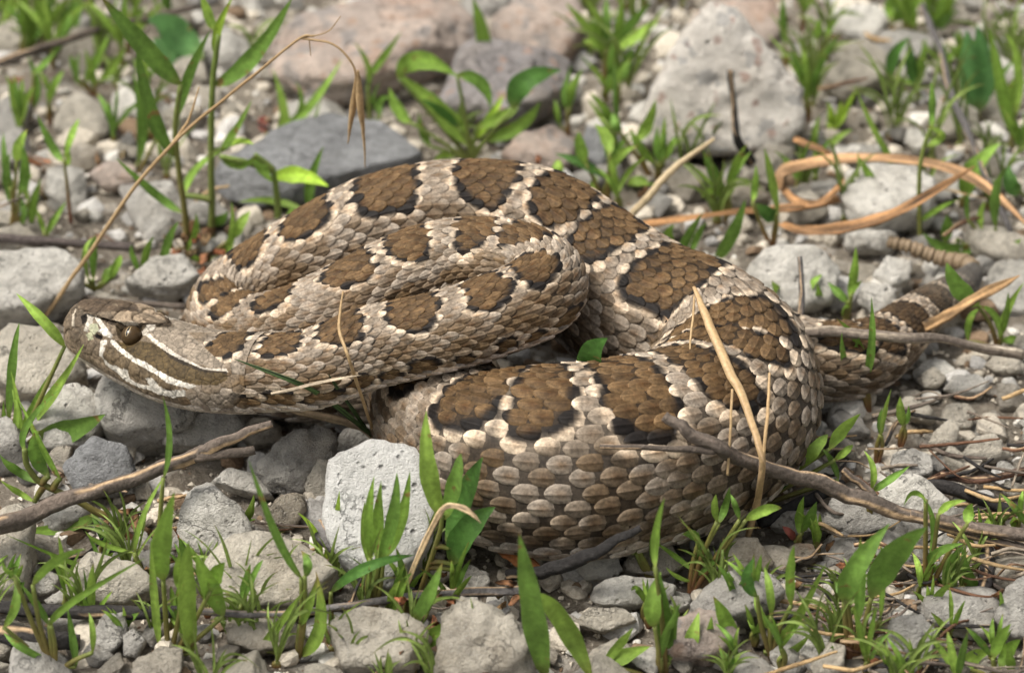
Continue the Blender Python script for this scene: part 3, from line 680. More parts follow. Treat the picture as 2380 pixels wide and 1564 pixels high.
# ------------------------------------------------------------------ stones that can be told apart
HERO = [
 ([(485, 510), (505, 400), (640, 310), (760, 268), (890, 285), (1010, 390), (900, 450), (700, 470), (560, 520)], 'blue', 'big flat slate-grey slab behind the coil', dict(lie=.95, thick=.38, rough=.03)),
 ([(610, 150), (680, 60), (860, 12), (1060, 18), (1115, 85), (1080, 140), (960, 190), (860, 240), (740, 240), (630, 210)], 'pink', 'large pinkish slab with orange patches beyond the grey slab', dict(lie=.9, thick=.7, rough=.05, cuts=3)),
 ([(990, 140), (1130, 120), (1330, 165), (1320, 240), (1200, 300), (1040, 290)], 'mauve', 'mauve-grey flat rock next to the large pinkish slab', dict(lie=.85, thick=.8)),
 ([(1140, 70), (1200, 5), (1350, 10), (1365, 95), (1300, 165), (1180, 140)], 'pink', 'squarish pinkish rock behind the mauve-grey flat rock', dict(lie=.7)),
 ([(1485, 340), (1500, 240), (1570, 110), (1640, 18), (1705, 30), (1770, 110), (1855, 210), (1865, 300), (1800, 360), (1600, 365)], 'cong', 'tall pointed cream conglomerate stone standing upright', dict(lie=.0, thick=1.25, rough=.05, sink=.1, cuts=0, bv=.97)),
 ([(1728, 640), (1770, 585), (1850, 572), (1920, 592), (1958, 630), (1930, 710), (1840, 735), (1760, 715)], 'white', 'rounded pale stone close behind the coil', dict(lie=.3)),
 ([(-40, 610), (60, 588), (150, 600), (205, 650), (190, 700), (90, 740), (-20, 745)], 'white', 'broad pale stone behind the snake snout', dict(lie=.6)),
 ([(-20, 770), (90, 768), (190, 820), (205, 880), (130, 940), (40, 925), (-10, 900)], 'cream', 'smooth cream stone beneath the snake snout', dict(lie=.5)),
 ([(60, 985), (105, 915), (180, 888), (238, 925), (252, 995), (205, 1045), (110, 1055)], 'white', 'chunky white stone under the single broad spotted leaf', dict(lie=.3)),
 ([(215, 930), (240, 860), (310, 870), (470, 930), (455, 1010), (330, 1050), (250, 1020)], 'grey', 'smooth grey stone under the snake chin', dict(lie=.4, rough=.03)),
 ([(358, 1005), (400, 970), (470, 965), (545, 945), (575, 1000), (520, 1050), (400, 1048)], 'grey', 'knobbly two-lobed grey stone under the snake throat', dict(lie=.3, rough=.09)),
 ([(150, 1090), (215, 1028), (300, 1050), (318, 1110), (270, 1150), (180, 1150)], 'blue', 'dark grey stone with small pit by the forked twig', dict(lie=.4)),
 ([(110, 1060), (140, 1032), (168, 1040), (160, 1085), (120, 1095)], 'tan', 'small tan chip beside the pitted dark grey stone', dict(lie=.2)),
 ([(275, 1045), (300, 1022), (318, 1040), (312, 1068), (282, 1065)], 'cream', 'small cubic chip between the grey stones', dict(lie=.2)),
 ([(590, 1090), (645, 1030), (715, 995), (785, 1010), (775, 1085), (710, 1150), (625, 1150)], 'grey', 'rugged grey lump of rock below the snake neck', dict(lie=.2, rough=.11)),
 ([(770, 1050), (800, 1000), (870, 990), (880, 1040), (820, 1070)], 'grey', 'shaded brown-grey stone where neck and front coil meet', dict(lie=.3)),
 ([(545, 1010), (590, 975), (650, 985), (660, 1030), (590, 1040)], 'tan', 'shaded flat stone behind the tip of the forked twig', dict(lie=.4)),
 ([(415, 1215), (435, 1150), (485, 1118), (570, 1190), (605, 1265), (500, 1295), (420, 1275)], 'white', 'pitted grey-white wedge of stone with a sharp ridge', dict(lie=.2)),
 ([(485, 1120), (530, 1095), (600, 1110), (640, 1160), (570, 1150)], 'white', 'thin white flake leaning on the ridged wedge stone', dict(lie=.4)),
 ([(745, 1210), (768, 1090), (860, 1038), (985, 1065), (1030, 1180), (1000, 1300), (905, 1385), (795, 1320)], 'bright', 'big bright white pitted stone below the front coil', dict(lie=.35, rough=.035)),
 ([(465, 1330), (530, 1268), (620, 1252), (720, 1290), (790, 1345), (700, 1420), (550, 1435), (490, 1400)], 'cream', 'large smooth cream stone in front of the ridged wedge', dict(lie=.45, rough=.03)),
 ([(1005, 1545), (1035, 1420), (1100, 1392), (1180, 1440), (1245, 1500), (1240, 1590), (1020, 1600)], 'cream', 'hollowed yellowish rough stone in front of the bottom stick', dict(lie=.2, rough=.1)),
 ([(1330, 1315), (1365, 1280), (1430, 1286), (1448, 1325), (1420, 1350), (1360, 1350)], 'white', 'egg-sized white pebble touching the front coil', dict(lie=.2)),
 ([(1355, 1385), (1400, 1345), (1500, 1342), (1585, 1362), (1560, 1400), (1470, 1415), (1375, 1405)], 'white', 'oblong white stone beneath the egg-sized pebble', dict(lie=.25, p=10)),
 ([(1330, 1450), (1370, 1415), (1450, 1415), (1480, 1445), (1400, 1470)], 'cream', 'sharp beige flake beside the oblong white stone', dict(lie=.3)),
 ([(1440, 1330), (1470, 1270), (1560, 1265), (1590, 1320), (1540, 1345)], 'tan', 'dull tan stone tucked under the front coil', dict(lie=.2)),
 ([(1595, 1415), (1670, 1350), (1790, 1328), (1825, 1385), (1760, 1440), (1640, 1455)], 'grey', 'broad flat greyish stone ahead of the speckled round stone', dict(lie=.5)),
 ([(1655, 1310), (1695, 1250), (1760, 1252), (1800, 1310), (1760, 1345), (1680, 1345)], 'tan', 'speckled round tan stone beside the reddish seedling', dict(lie=.2)),
 ([(1530, 1470), (1620, 1420), (1700, 1440), (1720, 1500), (1640, 1540), (1540, 1530)], 'pink', 'speckled brownish stone behind foreground leaves', dict(lie=.4)),
 ([(1820, 1285), (1850, 1262), (1890, 1265), (1900, 1295), (1850, 1310)], 'rust', 'rust-orange stained pebble at the base of paired leaves', dict(lie=.2)),
 ([(2065, 1090), (2075, 1055), (2120, 1042), (2165, 1060), (2165, 1105), (2105, 1118)], 'grey', 'angular grey stone on the litter of thin stems', dict(lie=.2)),
 ([(2080, 935), (2105, 915), (2160, 945), (2185, 970), (2170, 990), (2110, 975)], 'cream', 'oval cream pebble beneath the pale dead twig', dict(lie=.25, p=9)),
 ([(2185, 975), (2200, 940), (2250, 938), (2268, 960), (2255, 1000), (2200, 1000)], 'cream', 'boxy cream pebble beside the oval cream pebble', dict(lie=.2)),
 ([(2155, 1035), (2175, 1000), (2210, 972), (2232, 990), (2215, 1040), (2175, 1055)], 'cream', 'slanting cream pebble under the boxy one', dict(lie=.2)),
 ([(2225, 1065), (2270, 1015), (2310, 1010), (2350, 1060), (2310, 1080)], 'cream', 'wedge-shaped beige pebble among fine dead stems', dict(lie=.2)),
 ([(2195, 905), (2215, 872), (2270, 870), (2300, 895), (2275, 928), (2230, 925)], 'white', 'rounded white pebble under the pale dead twig', dict(lie=.2)),
 ([(2130, 880), (2170, 850), (2200, 880), (2180, 905), (2145, 905)], 'cream', 'small beige pebble beside the rounded white pebble', dict(lie=.2)),
 ([(2290, 845), (2330, 815), (2370, 830), (2370, 870), (2310, 870)], 'cream', 'beige pebble at the far end of the pale dead twig', dict(lie=.2)),
 ([(1890, 905), (1900, 880), (1930, 880), (1940, 940), (1915, 965), (1885, 950)], 'grey', 'upright mottled stone against the outer flank of the coil', dict(lie=.1)),
 ([(-40, 1215), (40, 1165), (80, 1220), (75, 1330), (60, 1400), (-40, 1420)], 'cream', 'tall yellowish stone crossed by the forked twig', dict(lie=.3)),
 ([(150, 1345), (210, 1290), (320, 1320), (375, 1370), (300, 1415), (180, 1405)], 'cream', 'rounded cream stone behind the blackened stick', dict(lie=.4)),
 ([(75, 1350), (110, 1325), (140, 1340), (130, 1375), (90, 1385)], 'white', 'little white chip by the yellowish tall stone', dict(lie=.2)),
 ([(105, 1395), (150, 1365), (200, 1385), (180, 1410), (120, 1412)], 'white', 'flat white chip lying along the blackened stick', dict(lie=.2)),
 ([(255, 1290), (300, 1255), (340, 1275), (330, 1310), (270, 1310)], 'white', 'white chip above the rounded cream stone', dict(lie=.3)),
 ([(620, 1190), (650, 1150), (705, 1145), (715, 1185), (680, 1235), (635, 1235)], 'rust', 'cream stone with a rusty orange spot', dict(lie=.2)),
 ([(708, 1120), (740, 1065), (780, 1075), (785, 1130), (765, 1180), (720, 1185)], 'cream', 'upright beige stone wedged beside the bright white stone', dict(lie=.1)),
 ([(225, 1460), (240, 1430), (290, 1425), (300, 1480), (260, 1520), (225, 1500)], 'grey', 'rounded grey-tan stone in front of the blackened stick', dict(lie=.2)),
 ([(285, 1480), (310, 1460), (340, 1490), (320, 1530), (290, 1525)], 'grey', 'speckled grey pebble touching the grey-tan stone', dict(lie=.2)),
 ([(520, 1445), (600, 1440), (700, 1455), (690, 1505), (600, 1520), (530, 1495)], 'tan', 'shaded tan stone under the bottom stick', dict(lie=.4)),
 ([(760, 1455), (840, 1420), (960, 1440), (1005, 1490), (960, 1560), (800, 1560)], 'cream', 'pinkish cream stone among brown stems', dict(lie=.4)),
 ([(1905, 1225), (1930, 1165), (1990, 1150), (2070, 1175), (2095, 1230), (1990, 1255)], 'grey', 'grey domed stone beneath the long forked dead branch', dict(lie=.3)),
 ([(2030, 1170), (2065, 1120), (2120, 1105), (2170, 1140), (2230, 1200), (2150, 1235)], 'white', 'pale stone behind the long forked dead branch', dict(lie=.3)),
 ([(1790, 1225), (1830, 1190), (1910, 1195), (1930, 1235), (1850, 1250)], 'grey', 'shaded grey stone between coil and branch', dict(lie=.4)),
 ([(2300, 1440), (2340, 1370), (2400, 1330), (2410, 1480), (2340, 1485)], 'grey', 'large grey stone beyond the upright black stick', dict(lie=.3)),
 ([(1860, 1520), (1880, 1475), (1930, 1470), (1925, 1500), (1890, 1535)], 'white', 'white angular chip among foreground seedlings', dict(lie=.2)),
 ([(1880, 1550), (1930, 1490), (1965, 1500), (1960, 1560), (1900, 1575)], 'cream', 'cream slab leaning on the white angular chip', dict(lie=.1)),
 ([(2050, 1520), (2070, 1440), (2140, 1430), (2180, 1470), (2150, 1560), (2070, 1570)], 'grey', 'lichen-grey stone in the litter of stems', dict(lie=.2)),
 ([(110, 285), (170, 222), (240, 250), (270, 300), (250, 330), (150, 325)], 'cream', 'blunt beige stone behind the paired upright leaves', dict(lie=.4)),
 ([(225, 255), (275, 207), (350, 215), (405, 250), (390, 305), (270, 300)], 'white', 'pale rounded stone behind the tall green plant', dict(lie=.4)),
 ([(205, 410), (250, 375), (315, 385), (320, 430), (250, 450)], 'pink', 'pinkish pebble with a red spot near the tall plant', dict(lie=.3)),
 ([(-20, 80), (40, 45), (95, 60), (100, 115), (40, 140), (-20, 130)], 'cream', 'blurred beige rock below the long brown stem', dict(lie=.4)),
 ([(1575, 85), (1600, 15), (1800, 10), (1825, 70), (1790, 130), (1650, 120)], 'pink', 'brownish-pink block behind the tall pointed stone', dict(lie=.4)),
 ([(1910, 100), (1930, 20), (2040, 10), (2070, 60), (2040, 115)], 'white', 'greyish white block behind the seedlings', dict(lie=.3)),
 ([(1880, 200), (1960, 115), (2060, 105), (2080, 180), (1960, 240)], 'cream', 'cream rock with a small brown hole', dict(lie=.5)),
 ([(1160, 370), (1200, 320), (1290, 295), (1345, 340), (1320, 400), (1210, 410)], 'pink', 'reddish-white broken stone just behind the coil top', dict(lie=.5)),
 ([(1340, 360), (1370, 300), (1440, 320), (1450, 370), (1390, 400)], 'blue', 'small slate-coloured stone behind the coil', dict(lie=.5)),
 ([(1940, 470), (1990, 400), (2120, 395), (2180, 450), (2150, 530), (2010, 545)], 'white', 'pale flat stone under the curled orange dead blades', dict(lie=.7)),
 ([(1910, 350), (1990, 340), (2050, 355), (2030, 385), (1930, 385)], 'white', 'thin whitish slab beyond the curled orange dead blades', dict(lie=.6)),
 ([(290, 670), (350, 610), (430, 600), (470, 650), (400, 700)], 'white', 'whitish stone behind the snake head crown', dict(lie=.5)),
 ([(150, 375), (180, 335), (240, 345), (240, 395), (180, 400)], 'tan', 'tan pebble next to the red-stemmed seedling', dict(lie=.3)),
 ([(1640, 470), (1660, 420), (1760, 425), (1790, 470), (1700, 500)], 'tan', 'ochre stone in front of the tall pointed stone', dict(lie=.5)),
 ([(2100, 330), (2110, 300), (2150, 305), (2165, 345), (2130, 365)], 'white', 'bright white pebble above the curled orange dead blades', dict(lie=.2)),
 ([(2130, 300), (2200, 240), (2270, 260), (2280, 320), (2190, 330)], 'cream', 'beige stone crossed by the thin grey twig', dict(lie=.4)),
 ([(2030, 640), (2060, 600), (2120, 610), (2110, 660), (2060, 680)], 'white', 'white stone in front of the rattle', dict(lie=.3)),
 ([(1990, 700), (2010, 660), (2070, 670), (2090, 720), (2030, 740)], 'white', 'white chip touching the banded tail', dict(lie=.3)),
 ([(1060, 20), (1110, -30), (1190, -20), (1190, 40), (1120, 70)], 'grey', 'grey rock behind the large pinkish slab', dict(lie=.4)),
]
hero_px = []; HLAB = []
for poly, mat, lab, kw in HERO:
    ho = hero(poly, mat, lab, **kw); HLAB.append((np.array(ho.location) / S, lab)); a = np.array(poly, float); hero_px.append((*a.mean(0), *(np.ptp(a, axis=0) / 2)))
HP = np.array(hero_px)
def beside(p):
    q = min(HLAB, key=lambda h: np.hypot(h[0][0] - p[0], h[0][1] - p[1])); return 'the ' + q[1]
def lab16(t): return ' '.join(t.split()[:16])
# body footprint, kept clear of loose stones
foot = CL[::6]
def on_snake(p, r, m=.75):
    d = np.hypot(foot[:, 0] - p[0], foot[:, 1] - p[1]); return np.any(d < foot[:, 3] * m + r)
# medium loose stones, one object each (a set of shared shapes)
kinds = [('cream', 'loose cream pebble', .38), ('white', 'loose whitish pebble', .25), ('grey', 'loose grey pebble', .23), ('tan', 'loose tan pebble', .14)]
shapes = {}
for mat, lab, pr_ in kinds:
    ls = []
    for q in range(9):
        rg = np.random.default_rng(500 + q * 7 + len(mat)); n_, d_ = rand_planes(rg, 12)
        half = np.array([1, rg.uniform(.65, .95), rg.uniform(.45, .75)])
        V, F = stone_shape(4, n_, d_, (1, 1, 1), 900 + q * 13 + len(mat), p=70, rough=.075)
        ls.append(mk('stone', V * half, F, RM[mat], link=False).data)
    shapes[mat] = ls
placed = []; tries = 0
while len(placed) < 215 and tries < 9000:
    tries += 1
    px = R_.uniform(-60, 2440); py = R_.uniform(-20, 1600)
    if len(placed) < 70 and not (1850 < px): px = R_.uniform(1500, 2440)
    r = .20 + .55 * R_.random() ** 2.0
    p = P(px, py, r * .25)
    if on_snake(p, r * .8) or (1100 < px < 1560 and 760 < py < 930): continue
    rp_ = r * KPX
    if np.any((np.abs(HP[:, 0] - px) < HP[:, 2] * .80 + rp_ * .5) & (np.abs(HP[:, 1] - py) < HP[:, 3] * .75 + rp_ * .5)): continue
    if any((p[0] - a) ** 2 + (p[1] - b) ** 2 < (.80 * (r + c)) ** 2 for a, b, c in placed): continue
    placed.append((p[0], p[1], r))
    x = R_.random(); acc = 0
    for mat, lab, pr_ in kinds:
        acc += pr_
        if x < acc: break
    o = bpy.data.objects.new('stone', R_.choice(shapes[mat])); COL.objects.link(o)
    o.location = np.array([p[0], p[1], r * .22 + float(ground_z(p[0], p[1])[0]) + .1]) * S
    o.rotation_euler = (R_.uniform(-.5, .5), R_.uniform(-.5, .5), R_.uniform(0, 6.3)); k = r * 1.2 * S / S
    o.scale = (k, k, k)
    tag(o, lab16(lab + ' ' + ('near ' if r < .45 else 'beside ') + beside(p)), 'stone', 'loose ' + mat + ' stones in the gravel')
# fine gravel filling the ground
def gravel(n, x0, x1, y0, y1, r0, r1, sd, lvl=2, cols=None, zl=.0, keepoff=True):
    rg = np.random.default_rng(sd); v, f = ICO[lvl]
    VV, FF, CC = [], [], []; o_ = 0
    xs = rg.uniform(x0, x1, n); ys = rg.uniform(y0, y1, n); rs = r0 + (r1 - r0) * rg.random(n) ** 2.2; gz = ground_z(xs, ys)
    base = []
    for q in range(14):
        n_, d_ = rand_planes(rg, 9); r = soft_hull(v, n_, d_, 26); base.append(v * r[:, None] * np.array([1, rg.uniform(.6, 1), rg.uniform(.4, .8)]))
    for i in range(n):
        b = base[rg.integers(14)]; a, e = rg.uniform(0, 6.28), rg.uniform(-.7, .7)
        ca, sa, ce, se = math.cos(a), math.sin(a), math.cos(e), math.sin(e)
        M = np.array([[ca, -sa, 0], [sa, ca, 0], [0, 0, 1]]) @ np.array([[1, 0, 0], [0, ce, -se], [0, se, ce]])
        VV.append(b @ M.T * rs[i] + np.array([xs[i], ys[i], gz[i] + rs[i] * .25 + zl])); FF.append(f + o_); o_ += len(v)
        k = rg.random(); base_c = np.array([.54, .48, .39]) if k < .5 else np.array([.60, .57, .51]) if k < .70 else np.array([.45, .43, .40]) if k < .9 else np.array([.24, .165, .105])
        CC.append(np.tile(base_c * rg.uniform(.7, 1.12), (len(v), 1)))
    return np.vstack(VV), np.vstack(FF), np.vstack(CC)
M_GRAV = attr_mat('gravel_chips', rough=.9, spec=.2, nscale=1300, nbump=.8, bdist=.0006, vary=.30)
V1, F1, C1 = gravel(6600, -16, 16, -12, 25, .04, .30, 3)
V2, F2, C2 = gravel(650, -15, 15, -11, 24, .22, .48, 4, lvl=3)
V3, F3, C3 = gravel(3000, -38, 38, -22, 60, .12, .6, 5)
rg = np.random.default_rng(77); ng = 18000; OV = np.array([[1, 0, 0], [-1, 0, 0], [0, 1, 0], [0, -1, 0], [0, 0, 1], [0, 0, -1.]]); OF = np.array([[0, 2, 4], [2, 1, 4], [1, 3, 4], [3, 0, 4], [2, 0, 5], [1, 2, 5], [3, 1, 5], [0, 3, 5]])
gx_ = rg.uniform(-14, 14, ng); gy_ = rg.uniform(-10, 20, ng); gr_ = .018 + .06 * rg.random(ng) ** 2
V4 = OV[None] * (gr_[:, None, None] * rg.uniform(.5, 1.2, (ng, 6, 1))) + np.stack([gx_, gy_, ground_z(gx_, gy_) + gr_ * .4], -1)[:, None]
V4 = (V4 + rg.normal(size=V4.shape) * gr_[:, None, None] * .2).reshape(-1, 3); F4 = (OF[None] + 6 * np.arange(ng)[:, None, None]).reshape(-1, 3)
C4 = np.repeat(np.where(rg.random((ng, 1)) < .22, np.array([.17, .11, .07]), np.array([.55, .49, .40])) * rg.uniform(.6, 1.2, (ng, 1)), 6, 0)
gt_o = mk('grit', V4, F4, M_GRAV, cols=C4, smooth=False); tag(gt_o, 'dusty grit and crumbs between the stones', None, kind='stuff')
gv_o = mk('gravel', np.vstack([V1, V2, V3]), np.vstack([F1, F2 + len(V1), F3 + len(V1) + len(V2)]), M_GRAV, cols=np.vstack([C1, C2, C3]), smooth=False)
tag(gv_o, 'fine pale limestone gravel covering the ground', None, kind='stuff')
# ------------------------------------------------------------------ plants
ZT = dict(D=(0, 0, 1), TL=(0, 0, .3957), TM=(762, 0, .3409), TR=(1523, 0, .3956), BL=(0, 904, .4219), BM=(762, 1095, .36), BR=(1523, 904, .4219), MR=(1285, 362, .46))
GREEN = [np.array(c) for c in ((.130, .215, .034), (.100, .180, .032), (.170, .260, .044), (.070, .130, .030))]
RED = np.array([.16, .050, .030]); BRN = np.array([.24, .115, .045])
def leaf_mesh(p0, p1, p2, wd, tilt, sd, col, fold=.28, basew=.16, tipdry=0.0):
    """blade along a bent spine, folded on its midrib, with real thickness in the fold"""
    n = 15; t = np.linspace(0, 1, n)
    sp = ((1 - t) ** 2)[:, None] * p0 + (2 * t * (1 - t))[:, None] * p1 + (t ** 2)[:, None] * p2
    rg = np.random.default_rng(sd)
    T = np.gradient(sp, axis=0); T /= np.linalg.norm(T, axis=1)[:, None] + 1e-9
    vd = -FWD; wv = np.cross(T, vd); wv /= np.linalg.norm(wv, axis=1)[:, None] + 1e-9
    nn = np.cross(wv, T)
    ang = tilt + np.linspace(0, rg.uniform(-.5, .5), n)
    wdir = wv * np.cos(ang)[:, None] + nn * np.sin(ang)[:, None]; nd = nn * np.cos(ang)[:, None] - wv * np.sin(ang)[:, None]
    prof = basew * (1 - t) + np.sin(math.pi * np.clip(t, 0, 1) ** .85) ** .80; prof = prof / prof.max(); prof[-1] = .03
    prof = prof * (1 + .05 * np.sin(t * 17 + sd))
    hw = wd / 2 * prof / max(.55, abs(math.cos(tilt)))
    us = np.array([-1, -.55, 0, .55, 1.0]); V = []; C = []
    for u in us:
        V.append(sp + wdir * (u * hw)[:, None] + nd * ((abs(u) ** 1.3) * hw * fold + .06 * hw * np.sin(t * 9 + sd + u * 2))[:, None])
        c = np.tile(col, (n, 1)) * (1 + .10 * rg.normal(size=(n, 1)) * .5)
        if u == 0: c = c * 1.25
        rb = np.clip(1 - t / .16, 0, 1)[:, None] * .55; c = c * (1 - rb) + np.array([.20, .17, .05]) * rb
        if tipdry:
            k = np.clip((t - (1 - tipdry)) / tipdry, 0, 1)[:, None] * .8; c = c * (1 - k) + BRN * k
        C.append(c)
    V = np.stack(V, 1).reshape(-1, 3); C = np.stack(C, 1).reshape(-1, 3)
    return V, grid_faces(n, 5), C
def stem_mesh(pts, r0, r1, c0, c1):
    c = catmull(pts, 6); n = len(c); V, F = tube_mesh(c, np.linspace(r0, r1, n), 7)
    t = np.repeat(np.linspace(0, 1, n), 7)[:, None]; return V, F, np.array(c0) * (1 - t) + np.array(c1) * t
NL = [0]
def plant(zone, base, leaves, label, stem=None, sw=None, z=0.0, red=.6, green=None, group=None, cat='plant', name='seedling', dy=0.0, dry=0.0):
    ox, oy, k = ZT[zone]; f = lambda x, y: (ox + x * k, oy + y * k)
    B = P(*f(*base), z); B = B + np.array([0, dy, 0]); B[2] = max(z, .0)
    root = empty(name, B); tag(root, label, cat, group)
    rg = random.Random(hash(label) % 9999 if False else sum(map(ord, label)) + int(base[0] * 7 + base[1]))
    pc = px_cm(B); sc_ = RED * red + np.array([.14, .17, .04]) * (1 - red)
    lv = []
    for L_ in leaves:
        x0, y0, x1, y1, x2, y2, wd = L_[:7]; col = L_[7] if len(L_) > 7 else None
        o1 = rg.uniform(-.25, .25); o2 = rg.uniform(-.55, .40)
        p0 = PY(*f(x0, y0), B[1]); p1 = PY(*f(x1, y1), B[1] + o1); p2 = PY(*f(x2, y2), B[1] + o2)
        for p in (p0, p1, p2): p[2] = max(p[2], .05)
        c = green if col is None and green is not None else col if col is not None else GREEN[rg.randrange(3)]
        c = np.array(c) * rg.uniform(1.05, 1.55)
        NL[0] += 1
        V, F, C = leaf_mesh(p0, 2 * p1 - .5 * (p0 + p2), p2, wd * k * pc * 1.0, rg.uniform(-.5, .5), NL[0], c, fold=rg.uniform(.15, .4), tipdry=dry if rg.random() < .6 else (.12 if rg.random() < .18 else 0))
        mk('leaf', V, F, M_LEAF, root, C, org=B); lv.append(p0)
    if stem is None: stems = [[B + np.array([0, 0, -.1]), B * .5 + p * .5 + np.array([rg.uniform(-.06, .06), 0, 0]), p] for p in lv]
    else:
        sp = [PY(*f(x, y), B[1]) for x, y in stem]; sp[0] = B + np.array([0, 0, -.1]); stems = [sp]
        allp = catmull(sp, 8)
        for p in lv:
            d = np.linalg.norm(allp - p, axis=1); q = allp[d.argmin()]
            if d.min() > .12: stems.append([q, .5 * (q + p) + np.array([0, 0, .02]), p])
    for s_ in stems:
        if np.linalg.norm(s_[0] - s_[-1]) < .08: continue
        for p in s_[1:]: p[2] = max(p[2], .04)
        rr = (sw * k * pc / 2 if sw else .055)
        V, F, C = stem_mesh(s_, rr, rr * .7, sc_, (np.array([.13, .20, .04]) * .7 + sc_ * .3)); mk('stem', V, F, M_STEM, root, C, org=B)
    return root
YG = (.24, .36, .04); DG = (.055, .125, .025); BG_ = (.085, .185, .060); RD = (.16, .045, .035)
